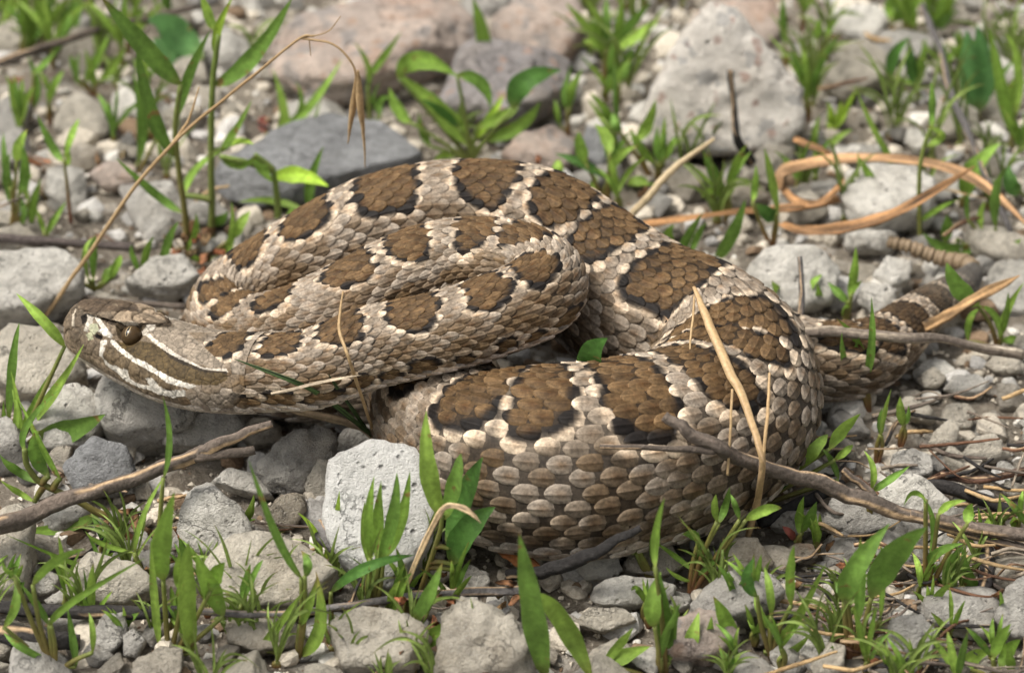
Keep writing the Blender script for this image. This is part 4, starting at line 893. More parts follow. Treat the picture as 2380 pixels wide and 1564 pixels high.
PLANTS = [
 # left and lower left
 ('BL', (715, 790), [(140, 340, 150, 200, 330, 0, 40), (330, 490, 240, 330, 100, 50, 35), (270, 480, 190, 360, 190, 240, 75), (220, 520, 80, 440, 0, 360, 45), (190, 620, 90, 560, 0, 500, 35), (560, 680, 330, 800, 30, 780, 65)],
  'sprawling green plant whose stem creeps under the forked twig', dict(stem=[(715, 790), (600, 710), (520, 670), (400, 600), (230, 520), (150, 420), (135, 330)], sw=45)),
 ('BL', (830, 1130), [(740, 910, 790, 700, 905, 480, 32), (900, 490, 935, 280, 897, 40, 36), (820, 1110, 560, 1020, 30, 800, 42), (740, 900, 560, 850, 470, 780, 30)], 'plant with one tall blade crossing the forked twig', {}),
 ('BL', (930, 1480), [(900, 1050, 890, 850, 960, 570, 110), (1060, 1450, 1020, 1100, 1040, 840, 100), (1230, 1250, 1150, 1080, 1080, 900, 95), (1160, 1110, 1190, 1020, 1240, 955, 85), (1010, 1130, 980, 1020, 995, 890, 50), (880, 1420, 855, 1150, 830, 830, 52)], 'clump of broad upright leaves in front of the cream stone', {}),
 ('BL', (300, 1540), [(270, 1300, 200, 1180, 120, 1080, 42), (20, 1310, 90, 1180, 80, 1020, 52), (80, 1030, 40, 990, 10, 950, 40), (420, 1530, 400, 1380, 370, 1200, 42), (510, 1450, 510, 1330, 490, 1230, 32), (280, 1300, 400, 1170, 800, 930, 42), (260, 1490, 120, 1420, 20, 1340, 45), (180, 1080, 300, 950, 470, 880, 52)], 'spreading plant with long leaves over the blackened stick', {}),
 ('BL', (1640, 1480), [(1660, 1040, 1520, 800, 1370, 390, 46), (1680, 1030, 1695, 960, 1660, 890, 50), (1420, 1430, 1550, 1280, 1680, 1100, 45), (1660, 1540, 1770, 1300, 1740, 1000, 85), (1650, 1300, 1700, 1200, 1750, 1020, 45)], 'green plant with one long reddish-tipped blade before the cream stone', dict(dry=.25)),
 ('BL', (1770, 990), [(1765, 960, 1740, 800, 1640, 680, 36), (1785, 950, 1840, 780, 1870, 560, 46)], 'two-leaved bright seedling before the bright white stone', dict(green=YG)),
 ('BL', (1290, 1400), [(1330, 1190, 1355, 1070, 1380, 960, 46), (1340, 1170, 1400, 1020, 1450, 940, 36), (1290, 1310, 1285, 1220, 1290, 1150, 52)], 'small forked seedling before the large cream stone', {}),
 ('BL', (1270, 880), [(1320, 750, 1370, 690, 1400, 580, 50), (1290, 790, 1340, 740, 1410, 715, 24)], 'tiny light green sprig beside the ridged wedge stone', {}),
 ('BL', (60, 390), [(215, 235, 380, 225, 578, 140, 125), (55, 320, 95, 150, 65, 0, 36), (120, 380, 110, 150, 60, -100, 40), (70, 320, 30, 200, 20, 60, 30)], 'plant with a single broad spotted leaf over the chunky white stone', {}),
 ('D', (30, 1060), [(150, 805, 100, 745, 38, 682, 24), (35, 1010, 115, 930, 195, 800, 28), (20, 980, 28, 850, 45, 750, 20), (40, 1040, 75, 950, 130, 850, 18)], 'clump of long leaves rising in front of the snake snout', {}),
 # bottom middle
 ('BM', (280, 950), [(270, 600, 235, 400, 240, 190, 48), (275, 560, 265, 300, 300, 30, 62), (330, 590, 330, 350, 345, 60, 85), (360, 560, 470, 330, 530, 0, 78), (330, 600, 420, 300, 445, 10, 82)], 'upright bunch of five leaves before the bright white stone', {}),
 ('BM', (560, 870), [(730, 280, 650, 0, 635, -389, 115), (750, 310, 830, 60, 860, -115, 110), (780, 500, 880, 180, 1000, -90, 140, DG), (800, 600, 900, 380, 1080, 230, 150, DG), (820, 640, 850, 520, 900, 420, 90, DG)], 'tall leafy plant standing against the front coil', dict(stem=[(560, 870), (640, 650), (720, 400), (740, 280)], sw=40)),
 ('BM', (500, 1180), [(560, 940, 640, 820, 740, 590, 90), (490, 1110, 680, 1060, 930, 870, 112)], 'plant with two pointed leaves over the hollowed rough stone', dict(dry=.12)),
 ('BM', (20, 1000), [(20, 780, 250, 620, 560, 540, 72, DG)], 'long dark arching leaf on a brown stem', {}),
 ('BM', (1640, 1400), [(1400, 1330, 1330, 900, 1235, 400, 150), (1700, 1330, 1500, 950, 1330, 780, 130)], 'pair of large blades before the shaded bare soil', {}),
 ('BM', (2110, 720), [(2000, 500, 1900, 330, 1800, 130, 75), (1990, 480, 1970, 350, 1995, 200, 70), (2110, 600, 2110, 420, 2170, 180, 62), (1990, 530, 1900, 490, 1870, 440, 50)], 'seedling with reddish stem touching the front coil', {}),
 ('BM', (2130, 1320), [(2110, 1000, 2100, 850, 2150, 650, 110), (2150, 1200, 2180, 1050, 2280, 850, 62), (1770, 1250, 1880, 1120, 1970, 1010, 62), (1740, 1290, 1900, 1200, 2080, 1130, 100)], 'low broad-leaved seedling before the oblong white stone', {}),
 ('BM', (930, 1310), [(925, 1180, 950, 1100, 990, 1010, 46), (930, 1250, 970, 1200, 1040, 1190, 62)], 'little two-leaved sprout on the hollowed rough stone', dict(red=.1)),
 ('BM', (2040, 930), [(2050, 850, 2000, 760, 1960, 770, 42), (2060, 850, 2060, 780, 2065, 690, 24)], 'tiny hooked sprout beside the oblong white stone', {}),
 ('BM', (530, 720), [(525, 640, 515, 560, 520, 450, 52)], 'single small upright leaf at the foot of the white stone', {}),
 # bottom right
 ('BR', (190, 1110), [(230, 1030, 310, 960, 400, 890, 28), (200, 1060, 120, 1030, 60, 980, 26), (210, 1000, 110, 920, 10, 850, 30), (220, 1040, 240, 900, 235, 780, 28), (350, 740, 390, 640, 410, 540, 42), (340, 730, 325, 640, 335, 580, 40), (465, 720, 440, 640, 415, 580, 32), (500, 720, 600, 665, 695, 655, 60), (240, 830, 200, 800, 150, 800, 52)], 'bushy seedling with reddish stems beside the speckled round stone', dict(red=.9)),
 ('BR', (780, 890), [(800, 800, 800, 700, 820, 590, 52), (810, 790, 850, 700, 890, 620, 62), (770, 830, 740, 790, 700, 755, 42, RD)], 'paired green leaves with one red leaf by the rusty pebble', dict(red=.9)),
 ('BR', (1170, 820), [(1190, 550, 1200, 440, 1150, 340, 36), (1200, 560, 1290, 500, 1400, 425, 42), (1170, 700, 1120, 640, 1060, 600, 36)], 'slender seedling pressed behind the long forked branch', dict(red=.9)),
 ('BR', (480, 660), [(470, 630, 650, 500, 820, 420, 62), (800, 430, 880, 330, 950, 250, 72), (960, 330, 1030, 220, 1130, 135, 72), (990, 390, 1050, 340, 1090, 310, 42), (1010, 500, 970, 400, 920, 330, 36), (560, 620, 700, 520, 760, 470, 60, DG)], 'low leafy plant squeezed against the outer flank of the coil', {}),
 ('BR', (1490, 1160), [(1510, 950, 1530, 740, 1470, 600, 34), (1490, 610, 1420, 570, 1370, 640, 30), (1490, 990, 1560, 900, 1700, 850, 52), (1870, 1330, 1760, 1100, 1690, 860, 82), (1640, 1230, 1645, 1120, 1620, 1020, 52), (1560, 1240, 1580, 1100, 1540, 1000, 42), (1720, 740, 1730, 680, 1745, 630, 62), (1560, 690, 1620, 640, 1710, 615, 42), (1600, 1100, 1630, 950, 1710, 850, 60)], 'clump with a hooked leaf below the long forked branch', dict(red=.9)),
 ('BR', (1080, 1500), [(1040, 1170, 1110, 980, 1290, 740, 112), (1190, 1150, 1290, 930, 1495, 760, 150), (1120, 1280, 1130, 1050, 1130, 810, 62), (1050, 1150, 1020, 1100, 990, 1060, 52), (1240, 1270, 1255, 1000, 1240, 860, 36)], 'strong red-stemmed plant with the broadest leaf of the litter patch', dict(red=1.0, sw=40)),
 ('BR', (640, 1460), [(560, 1140, 505, 1050, 545, 930, 66, DG), (640, 1330, 580, 1230, 545, 1130, 42), (640, 1250, 630, 1100, 600, 980, 46), (750, 1190, 740, 1000, 765, 860, 62), (640, 1440, 760, 1290, 940, 960, 62), (700, 1540, 760, 1430, 860, 1340, 62), (590, 1540, 660, 1400, 760, 1280, 82)], 'many-leaved clump before the broad flat greyish stone', {}),
 ('BR', (420, 1500), [(420, 1400, 390, 1280, 320, 1140, 92), (270, 1540, 285, 1400, 310, 1250, 82), (170, 1500, 200, 1380, 240, 1230, 82)], 'three thick blades before the speckled brownish stone', {}),
 ('BR', (60, 1560), [(40, 1500, 60, 1300, 20, 1000, 92), (80, 1500, 90, 1350, 130, 1180, 50), (0, 980, 5, 800, 50, 600, 46)], 'tall blades before the dull tan stone', {}),
 ('BR', (930, 1570), [(930, 1540, 955, 1470, 980, 1410, 62)], 'single short blade before the cream slab', {}),
 ('BR', (1880, 1580), [(1860, 1480, 1900, 1380, 1960, 1290, 60), (1700, 1540, 1740, 1480, 1850, 1440, 90), (1900, 1540, 1950, 1440, 2010, 1380, 70), (1950, 1560, 1960, 1490, 1940, 1420, 50)], 'low leafy tuft before the large grey stone', {}),
 ('BR', (1220, 400), [(1245, 255, 1260, 130, 1300, 0, 36), (1240, 250, 1235, 180, 1250, 100, 26)], 'red-footed blade behind the slanting cream pebble', dict(red=1.0)),
 ('BR', (1350, 310), [(1370, 205, 1350, 120, 1350, 40, 50), (1375, 195, 1390, 150, 1395, 90, 30)], 'tiny sprout beside the oval cream pebble', dict(red=1.0)),
 ('BR', (1990, 800), [(1990, 760, 1980, 730, 1975, 700, 50), (2010, 700, 2015, 620, 2025, 560, 30)], 'sprout at the thick end of the long forked branch', {}),
 # right, round the tail
 ('MR', (1600, 1290), [(1570, 1150, 1480, 1060, 1460, 890, 46), (1570, 1130, 1545, 950, 1430, 820, 42), (1580, 1130, 1615, 950, 1610, 715, 42), (1560, 1090, 1530, 1000, 1550, 915, 24)], 'four-leaved seedling standing before the tail', dict(red=.9)),
 ('MR', (1480, 840), [(1500, 730, 1520, 600, 1530, 460, 46), (1490, 740, 1440, 690, 1390, 640, 42), (1480, 820, 1475, 780, 1490, 740, 40), (1510, 700, 1540, 650, 1560, 630, 22)], 'seedling rising behind the tail base', dict(red=.5)),
 ('MR', (1220, 780), [(1200, 760, 1140, 690, 1105, 630, 46), (1270, 730, 1310, 650, 1360, 600, 36), (1340, 800, 1345, 720, 1335, 640, 42)], 'sprouts between the rounded pale stone and the coil', dict(red=.9)),
 ('MR', (1290, 1110), [(1290, 1100, 1330, 1010, 1410, 930, 42), (1280, 1010, 1310, 1000, 1350, 1010, 20)], 'small leaf wedged between coil and tail', dict(dy=-.4)),
 ('MR', (2250, 960), [(2150, 760, 2050, 660, 1990, 540, 88), (2270, 940, 2230, 810, 2150, 760, 36), (2260, 940, 2290, 800, 2380, 640, 40), (2100, 940, 2105, 830, 2160, 770, 36), (2270, 940, 2320, 930, 2380, 945, 40), (2270, 900, 2290, 800, 2300, 690, 36)], 'bushy plant overhanging the dark tail tip', dict(red=.8)),
 ('MR', (2010, 560), [(2150, 570, 2000, 490, 1870, 390, 62), (2080, 590, 2050, 480, 2040, 410, 42), (2140, 560, 2250, 520, 2370, 420, 62), (1980, 440, 1990, 360, 1990, 300, 60)], 'leafy plant standing beside the rattle', dict(dy=.8)),
 # behind, left
 ('TL', (1235, 1410), [(1270, 330, 1280, 180, 1370, -20, 48, YG), (1260, 180, 1215, 80, 1180, -30, 62), (1260, 500, 1480, 340, 1720, -20, 95), (1290, 900, 1385, 780, 1480, 590, 62), (1080, 1150, 1150, 1000, 1300, 890, 56), (1300, 880, 1400, 835, 1490, 850, 46, YG), (1240, 1300, 1300, 1290, 1340, 1240, 60)], 'tallest green plant with a thick upright stem', dict(stem=[(1235, 1410), (1245, 1250), (1240, 900), (1250, 500), (1285, 200)], sw=46, red=.1)),
 ('TL', (1640, 1360), [(1290, 920, 1410, 970, 1500, 910, 52), (1495, 910, 1540, 1000, 1600, 1070, 70), (1590, 1060, 1750, 1030, 1930, 1095, 95, YG)], 'plant bearing a folded yellow-green leaf before the grey slab', dict(stem=[(1640, 1360), (1625, 1150), (1605, 1000)], sw=46, red=0)),
 ('TL', (1105, 1500), [(1030, 920, 880, 650, 800, 220, 78), (1045, 690, 1100, 470, 1235, 180, 62), (1060, 500, 850, 280, 590, -20, 112), (1070, 1250, 900, 1130, 680, 930, 52), (1110, 1420, 1150, 1350, 1150, 1250, 40)], 'tall plant with long blades beside the tallest green plant', dict(stem=[(1105, 1500), (1085, 1250), (1050, 1000), (1030, 750), (1060, 500)], sw=42, red=.5)),
 ('TL', (805, 1010), [(810, 960, 835, 700, 775, 420, 62), (925, 800, 900, 730, 850, 650, 42, YG)], 'narrow upright reddish blade beyond the tall plants', dict(dry=.2)),
 ('TL', (415, 1290), [(370, 950, 300, 850, 220, 680, 52), (380, 930, 420, 800, 465, 700, 42), (395, 980, 410, 920, 405, 860, 40)], 'two-leaved seedling on a long red stem', dict(stem=[(415, 1290), (395, 1100), (375, 940)], sw=24, red=1.0)),
 ('TL', (70, 1340), [(90, 1230, 45, 1050, 60, 900, 62), (110, 1150, 150, 1000, 130, 850, 62), (60, 1100, 30, 950, 20, 780, 42), (190, 1350, 195, 1200, 240, 1050, 46), (170, 1180, 160, 1100, 195, 1020, 40), (120, 1340, 140, 1240, 110, 1150, 40), (100, 950, 110, 860, 160, 760, 62)], 'bushy green clump behind the broad pale stone', dict(red=.7)),
 ('TL', (270, 1400), [(270, 1380, 320, 1290, 390, 1180, 38), (260, 1370, 240, 1290, 215, 1220, 36), (270, 1370, 300, 1330, 310, 1270, 26)], 'three-leaved sprout on the dark rough twig', dict(red=.8)),
 ('TL', (175, 690), [(180, 650, 215, 500, 160, 330, 52), (200, 430, 260, 380, 330, 300, 42)], 'paired upright leaves before the blunt beige stone', dict(red=.8)),
 ('TL', (1815, 1270), [(1830, 1240, 1825, 1080, 1900, 860, 62), (1790, 1240, 1600, 1180, 1400, 1190, 46), (1690, 1320, 1700, 1270, 1715, 1210, 42)], 'slim seedling at the edge of the grey slab', dict(red=0)),
 ('TL', (1590, 810), [(1600, 790, 1670, 700, 1600, 400, 62), (1640, 760, 1800, 650, 2010, 350, 62), (1700, 740, 1770, 620, 1740, 480, 32), (1600, 790, 1780, 780, 1890, 570, 32), (1570, 780, 1550, 720, 1560, 700, 70, RD)], 'many-armed seedling between the two big slabs', dict(red=.5)),
 ('TL', (1170, 1540), [(1200, 1530, 1340, 1460, 1360, 1180, 52), (1180, 1530, 1120, 1480, 1130, 1380, 46), (1370, 1400, 1410, 1320, 1470, 1240, 62)], 'curved leaf sprouting from a dead brown tuft', dict(red=1.0)),
 ('TL', (860, 1640), [(840, 1600, 860, 1480, 905, 1390, 42), (950, 1600, 985, 1430, 1050, 1300, 56), (820, 1600, 785, 1500, 775, 1440, 42), (870, 1600, 960, 1560, 1040, 1540, 40)], 'leafy sprout just behind the crown of the snake head', dict(red=.4)),
 ('TL', (560, 1680), [(550, 1640, 545, 1480, 560, 1380, 46), (520, 1640, 500, 1500, 540, 1400, 40), (640, 1650, 690, 1550, 710, 1500, 50), (400, 1640, 390, 1560, 395, 1490, 30), (600, 1660, 640, 1600, 650, 1560, 60)], 'clump of green leaves rising behind the snake snout', dict(red=.3)),
 ('TL', (1150, 430), [(1190, 340, 1000, 180, 870, 130, 190, BG_), (1060, 400, 980, 300, 900, 230, 120, BG_)], 'broad bluish leaf blurred beyond the tall plants', {}),
 ('TL', (560, 560), [(560, 520, 540, 430, 500, 290, 52), (580, 480, 660, 400, 740, 280, 52), (470, 500, 450, 420, 470, 310, 42), (500, 480, 560, 360, 640, 200, 52), (460, 470, 430, 380, 420, 320, 40)], 'brown-footed seedling clump beyond the pale rounded stone', dict(red=1.0)),
 ('TL', (370, 300), [(370, 230, 420, 100, 480, -20, 110), (240, 120, 240, 50, 220, -20, 70)], 'broad blurred blades over the long brown stem', {}),
 # behind, middle
 ('TM', (980, 1080), [(980, 1000, 780, 780, 480, 500, 130), (480, 530, 620, 410, 880, 520, 120), (880, 510, 1040, 570, 1110, 740, 90), (1010, 950, 1110, 800, 1200, 640, 62, YG), (1010, 870, 1180, 800, 1300, 720, 82), (1270, 740, 1340, 560, 1590, 480, 150, DG), (1060, 960, 1300, 860, 1450, 690, 92), (700, 1000, 650, 900, 620, 770, 62), (570, 840, 480, 740, 420, 600, 82), (900, 880, 780, 760, 640, 680, 62, DG), (880, 1080, 800, 1080, 720, 1100, 60)], 'large arching plant beyond the top of the coil', dict(red=.1)),
 ('TM', (1040, 640), [(1060, 560, 1070, 300, 985, -20, 112), (1040, 560, 1000, 440, 900, 430, 40)], 'tall straight blade beside the mauve-grey rock', dict(red=0)),
 ('TM', (290, 820), [(270, 600, 275, 450, 180, 290, 42), (280, 520, 370, 400, 500, 220, 52), (290, 780, 300, 700, 350, 560, 30), (360, 800, 350, 700, 420, 660, 60)], 'sprig with thin forked leaves before the pinkish slab', dict(red=.1)),
 ('TM', (1900, 620), [(1900, 330, 1850, 150, 1740, -20, 62), (1910, 330, 1900, 150, 1900, -20, 62), (1920, 330, 2050, 180, 2200, 20, 72), (1880, 350, 1760, 180, 1620, 20, 62), (1930, 340, 1990, 150, 2000, -20, 62), (1940, 350, 2120, 240, 2260, 120, 72), (1890, 360, 1840, 240, 1780, 120, 62), (1900, 360, 1820, 300, 1740, 280, 52)], 'dense leafy clump on a thick red stem', dict(stem=[(1900, 620), (1895, 480), (1905, 340)], sw=60, red=1.0)),
 ('TM', (1640, 930), [(1650, 740, 1650, 620, 1740, 470, 72), (1630, 740, 1610, 640, 1660, 450, 42), (1580, 860, 1560, 760, 1550, 680, 40)], 'paired leaves on a dark red stem beyond the coil', dict(red=1.0)),
 ('TM', (1980, 700), [(1990, 570, 1940, 450, 1940, 290, 72), (2000, 570, 2040, 430, 2080, 310, 62)], 'pair of pale green leaves in a V before the red stem', dict(red=.6)),
 ('TM', (1900, 1420), [(1920, 1050, 1900, 940, 1820, 850, 82), (1760, 1120, 1720, 1000, 1710, 900, 82), (1905, 1220, 1720, 1110, 1550, 1050, 62, DG), (1910, 1200, 1990, 1060, 2110, 1000, 60), (1800, 1320, 1810, 1260, 1830, 1200, 60), (1590, 1200, 1570, 1140, 1570, 1090, 70)], 'spreading seedling between slate stone and coil', dict(red=.8)),
 ('TM', (2240, 1260), [(2100, 960, 2180, 850, 2235, 680, 82), (2270, 1110, 2240, 1000, 2250, 860, 52), (2290, 1100, 2340, 1000, 2370, 930, 52), (2230, 1120, 2130, 1000, 2060, 870, 62), (2280, 1110, 2290, 980, 2310, 900, 40), (2040, 1300, 2130, 1240, 2240, 1270, 72), (1990, 900, 1960, 840, 1940, 770, 60)], 'feathery seedling before the foot of the tall pointed stone', dict(red=.9)),
 # behind, right
 ('TR', (690, 1450), [(720, 1250, 680, 1050, 640, 870, 52), (720, 1290, 655, 1250, 590, 1195, 92, DG), (570, 1190, 585, 1080, 590, 970, 46)], 'seedling with an oval dark leaf beside the dead orange blade', dict(red=.9)),
 ('TR', (345, 1560), [(350, 1530, 450, 1380, 530, 1170, 76)], 'single long diagonal leaf behind the coil shoulder', {}),
 ('TR', (430, 1270), [(410, 1140, 340, 1010, 285, 890, 62), (440, 1150, 450, 1050, 470, 960, 50), (420, 1160, 340, 1120, 270, 1160, 50)], 'fan of green leaves before the ochre stone', dict(red=.7)),
 ('TR', (165, 1560), [(150, 1500, 190, 1390, 280, 1250, 56), (110, 1500, 75, 1400, 110, 1320, 72), (200, 1500, 250, 1380, 300, 1310, 42)], 'three-leaved sprout hugging the coil shoulder', {}),
 ('TR', (1560, 1420), [(1580, 870, 1680, 800, 1590, 740, 46), (1620, 760, 1625, 600, 1615, 480, 46), (1560, 1300, 1640, 1240, 1780, 1170, 36)], 'tall thin-stemmed plant among the curled orange blades', dict(stem=[(1560, 1420), (1550, 1200), (1555, 1000), (1580, 860), (1620, 750)], sw=32, red=.2)),
 ('TR', (1510, 1120), [(1510, 1110, 1330, 850, 1170, 500, 42)], 'long slanting blade leaning across the orange blades', {}),
 ('TR', (1370, 1300), [(1360, 1190, 1270, 1050, 1185, 910, 48), (1365, 1280, 1360, 1150, 1355, 1050, 30), (1210, 1250, 1200, 1190, 1195, 1150, 24)], 'short slanting blade inside the orange loop', {}),
 ('TR', (1800, 1190), [(1820, 1150, 1880, 1000, 2030, 840, 112), (1810, 1160, 1830, 1080, 1810, 1030, 26)], 'plant with a broad leaf lifted over the orange blades', {}),
 ('TR', (2000, 1440), [(2000, 1340, 1990, 1160, 2040, 1000, 62), (1920, 1350, 1910, 1260, 1940, 1180, 36), (1840, 1300, 1830, 1200, 1850, 1120, 30)], 'upright blades beside the thin grey twig', {}),
 ('TR', (1880, 720), [(1880, 650, 1850, 400, 1830, 180, 132, BG_), (1900, 650, 1935, 400, 1890, 150, 122, BG_), (1860, 650, 1830, 500, 1810, 380, 60, BG_)], 'clump of wide bluish blades in the background verge', {}),
 ('TR', (2095, 900), [(2090, 780, 2040, 520, 1960, 160, 72), (2100, 640, 2080, 540, 2130, 450, 52), (2110, 700, 2130, 400, 2060, 200, 60), (2120, 860, 2130, 780, 2120, 700, 40)], 'tall blade clump behind the lifted broad leaf', {}),
 ('TR', (1535, 580), [(1520, 500, 1450, 470, 1390, 460, 30), (1390, 460, 1400, 330, 1500, 220, 72, DG), (1530, 520, 1500, 380, 1490, 230, 72, DG), (1540, 500, 1560, 380, 1590, 220, 62)], 'dark leafy sprig crossing the cream rock', dict(red=.3)),
 ('TR', (945, 930), [(940, 900, 935, 800, 965, 680, 44), (900, 960, 870, 900, 820, 850, 50), (1000, 900, 1060, 820, 1160, 760, 44)], 'green tuft at the foot of the tall pointed stone', {}),
 ('TR', (1020, 820), [(1020, 760, 1030, 680, 1010, 600, 46), (1040, 780, 1110, 660, 1180, 530, 46), (1050, 760, 1080, 680, 1090, 590, 40)], 'yellow-tipped tuft behind the thin whitish slab', dict(green=YG)),
 ('TR', (2170, 1200), [(2150, 1130, 2090, 1080, 2080, 970, 92, DG)], 'dark oval leaf by the curled orange blades end', {}),
 ('TR', (760, 430), [(760, 260, 750, 120, 750, -20, 50), (770, 400, 765, 340, 760, 280, 40), (780, 460, 770, 430, 780, 400, 40)], 'straight stem beside the brownish-pink block', dict(red=.9)),
 ('TR', (1040, 520), [(1040, 480, 1030, 400, 1060, 310, 42), (960, 230, 950, 170, 970, 110, 60), (1010, 220, 1030, 160, 1080, 120, 40)], 'thin sprouts before the greyish white block', dict(red=.7)),
 ('TR', (1380, 200), [(1380, 120, 1370, 40, 1380, -20, 62), (1400, 130, 1440, 60, 1450, -20, 72), (1500, 200, 1510, 80, 1480, -10, 60), (1650, 120, 1700, 40, 1760, -10, 90), (1620, 200, 1680, 130, 1780, 60, 70)], 'blurred grassy clump behind the thin grey twig', dict(red=.8)),
]
for zn, b, lv, lab, kw in PLANTS: plant(zn, b, lv, lab, **kw)
plant('D', (1402, 868), [(1398, 872, 1376, 830, 1412, 786, 64, (.045, .11, .02))], 'lone oval leaf peeping out inside the coil', z=2.85, red=0)

# seedlings that only their place tells apart
SPR = []
tries = 0
while len(SPR) < 205 and tries < 6000:
    tries += 1
    px = R_.uniform(-40, 2420); py = R_.choice([R_.uniform(-60, 520), R_.uniform(-60, 520), R_.uniform(-80, 200), R_.uniform(1250, 1620), R_.uniform(1350, 1640)])
    if R_.random() < .5 and py < 1000: px = R_.choice([R_.uniform(-40, 420), R_.uniform(1850, 2420), R_.uniform(1400, 1700)])
    B = P(px, py, 0)
    if on_snake(B, .3, 1.0): continue
    if 480 < px < 1010 and 250 < py < 520: continue
    if 1500 < px < 1860 and 60 < py < 350: continue
    if 600 < px < 1360 and 30 < py < 300 and R_.random() < .85: continue
    if py > 1250 and (1000 < px < 1500) and R_.random() < .7: continue
    SPR.append((px, py))
    h = R_.uniform(75, 190) * (.8 if py > 1250 else 1); n = R_.randint(3, 6); lv = []
    blade = R_.random() < .55
    if blade: n = R_.randint(8, 12) if py > 1200 else R_.randint(5, 9); h *= 1.45 if py > 1200 else 1.25
    for q in range(n):
        if blade:
            a = R_.uniform(-.5, .5); l = h * R_.uniform(.5, 1.05); x0, y0 = px + R_.uniform(-6, 6), py - R_.uniform(0, 10); dr = R_.uniform(-.5, .5) + a
            x1, y1 = x0 + math.sin(a) * l * .55, y0 - math.cos(a) * l * .6; x2, y2 = x1 + math.sin(a + dr * 1.6) * l * .5, y1 - math.cos(a + dr * 1.6) * l * .45
            lv.append((x0, y0, x1, y1, x2, y2, R_.uniform(5, 10), np.array([.135, .185, .045]) * R_.uniform(.7, 1.15))); continue
        a = R_.uniform(-.75, .75); l = h * R_.uniform(.55, 1.0); st = h * R_.uniform(.1, .35)
        x0, y0 = px + R_.uniform(-4, 4), py - st; x2, y2 = x0 + math.sin(a) * l, y0 - math.cos(a) * l
        x1, y1 = .5 * (x0 + x2) - math.sin(a) * l * .10 + R_.uniform(-5, 5), .5 * (y0 + y2) - l * .04
        lv.append((x0, y0, x1, y1, x2, y2, R_.uniform(8, 19)))
    plant('D', (px, py), lv, lab16(('short ' if h < 110 else 'tall ' if h > 165 else '') + {1:'one',2:'two',3:'three',4:'four',5:'five',6:'six'}.get(n, 'many') + '-leaved ' + ('thin grass tuft' if blade else 'seedling') + ' by ' + beside(B)), red=R_.uniform(.5, 1), group='scattered seedlings' if py < 1000 else 'front seedlings', dry=.1)

# ------------------------------------------------------------------ twigs, straws, dead blades
BARK = ((.165, .130, .105), (.095, .077, .063)); BLACK = ((.040, .036, .034), (.026, .024, .023)); PALE = ((.30, .25, .19), (.13, .105, .085)); GREYT = ((.16, .15, .145), (.10, .092, .088))
def bark_cols(pts, V, n, ns, pal, sd, bare=.25, barec=(.46, .32, .19)):
    t = np.repeat(np.arange(n), ns); L = np.cumsum(np.r_[0, np.linalg.norm(np.diff(pts, axis=0), axis=1)])[t]
    ang = np.tile(np.arange(ns), n) / ns * 6.283
    q = np.stack([L * .6, np.cos(ang) * 1.7, np.sin(ang) * 1.7], -1)
    k = np.clip((fbm(q, sd, 3) + .2) * 1.2, 0, 1)[:, None]; c = np.array(pal[0]) * k + np.array(pal[1]) * (1 - k)
    m = np.clip((fbm(q * np.array([.7, 1.3, 1.3]), sd + 40, 2) - (1 - bare) * .75) / .12, 0, 1)[:, None]
    return c * (1 - m) + np.array(barec) * m
def twig(name, branches, label, cat, pal=BARK, bare=.25, rough=.20, group=None, mat=None, barec=(.46, .32, .19), ns=16):
    """branches: lists of (px, py, z, radius px); first is the main one"""
    B = P(*branches[0][0][:3]); root = None
    for bi, br in enumerate(branches):
        pts = np.array([P(x, y, z) for x, y, z, r in br]); rad = np.array([[r * px_cm(p)] for (x, y, z, r), p in zip(br, pts)])
        c = catmull(np.hstack([pts, rad]), 14); n = len(c); NL[0] += 1
        jit = np.stack([fbm(np.stack([np.arange(n) * .11 + a * 31, 0 * np.arange(n) + NL[0], 0 * np.arange(n)], -1), 7, 3) for a in range(3)], -1)
        c[:, :3] += jit * c[:, 3:4] * .35
        V, F = tube_mesh(c[:, :3], np.maximum(c[:, 3], .008), ns, NL[0], rough)
        C = bark_cols(c[:, :3], V, n, ns, pal, NL[0] * 3, bare, barec)
        if bi == 0 and len(branches) == 1:
            root = mk(name, V, F, mat or M_TWIG, None, C, org=B); tag(root, label, cat, group)
        else:
            if root is None: root = empty(name, B); tag(root, label, cat, group)
            mk('branch' if bi else 'main_stem', V, F, mat or M_TWIG, root, C, org=B)
    return root
twig('twig', [[(-40, 1240, 1.5, 20), (120, 1180, 1.5, 20), (240, 1135, 1.6, 18), (420, 1068, 1.9, 17), (520, 1030, 2.1, 14), (632, 985, 2.3, 9)], [(420, 1070, 1.9, 13), (500, 1055, 1.95, 12), (595, 1043, 2.0, 10)]], 'forked grey twig with peeled tan patches before the snake neck', 'twig', bare=.42)
twig('branch_twig', [[(1545, 968, 3.45, 11), (1600, 1005, 3.25, 14), (1660, 1045, 2.9, 18), (1760, 1080, 2.3, 17), (1900, 1115, 1.7, 19), (2010, 1160, 1.3, 18), (2120, 1195, 1.0, 17), (2250, 1222, .8, 15), (2420, 1248, .7, 14)],
     [(1662, 1046, 2.9, 10), (1560, 1044, 3.0, 7), (1395, 1036, 3.15, 6)], [(2110, 1195, 1.0, 11), (2250, 1240, .6, 10), (2420, 1285, .4, 9)], [(2030, 1150, 1.35, 10), (2000, 1122, 1.5, 9), (1960, 1095, 1.7, 8)]], 'long forked dead branch leaning across the front coil', 'branch', bare=.33)
twig('twig', [[(1850, 772, 1.75, 12), (1960, 772, 1.75, 12), (2100, 785, 1.7, 12), (2230, 795, 1.2, 11), (2370, 828, .6, 13)]], 'pale weathered twig lying across the tail', 'twig', PALE, bare=.2, barec=(.55, .48, .38))
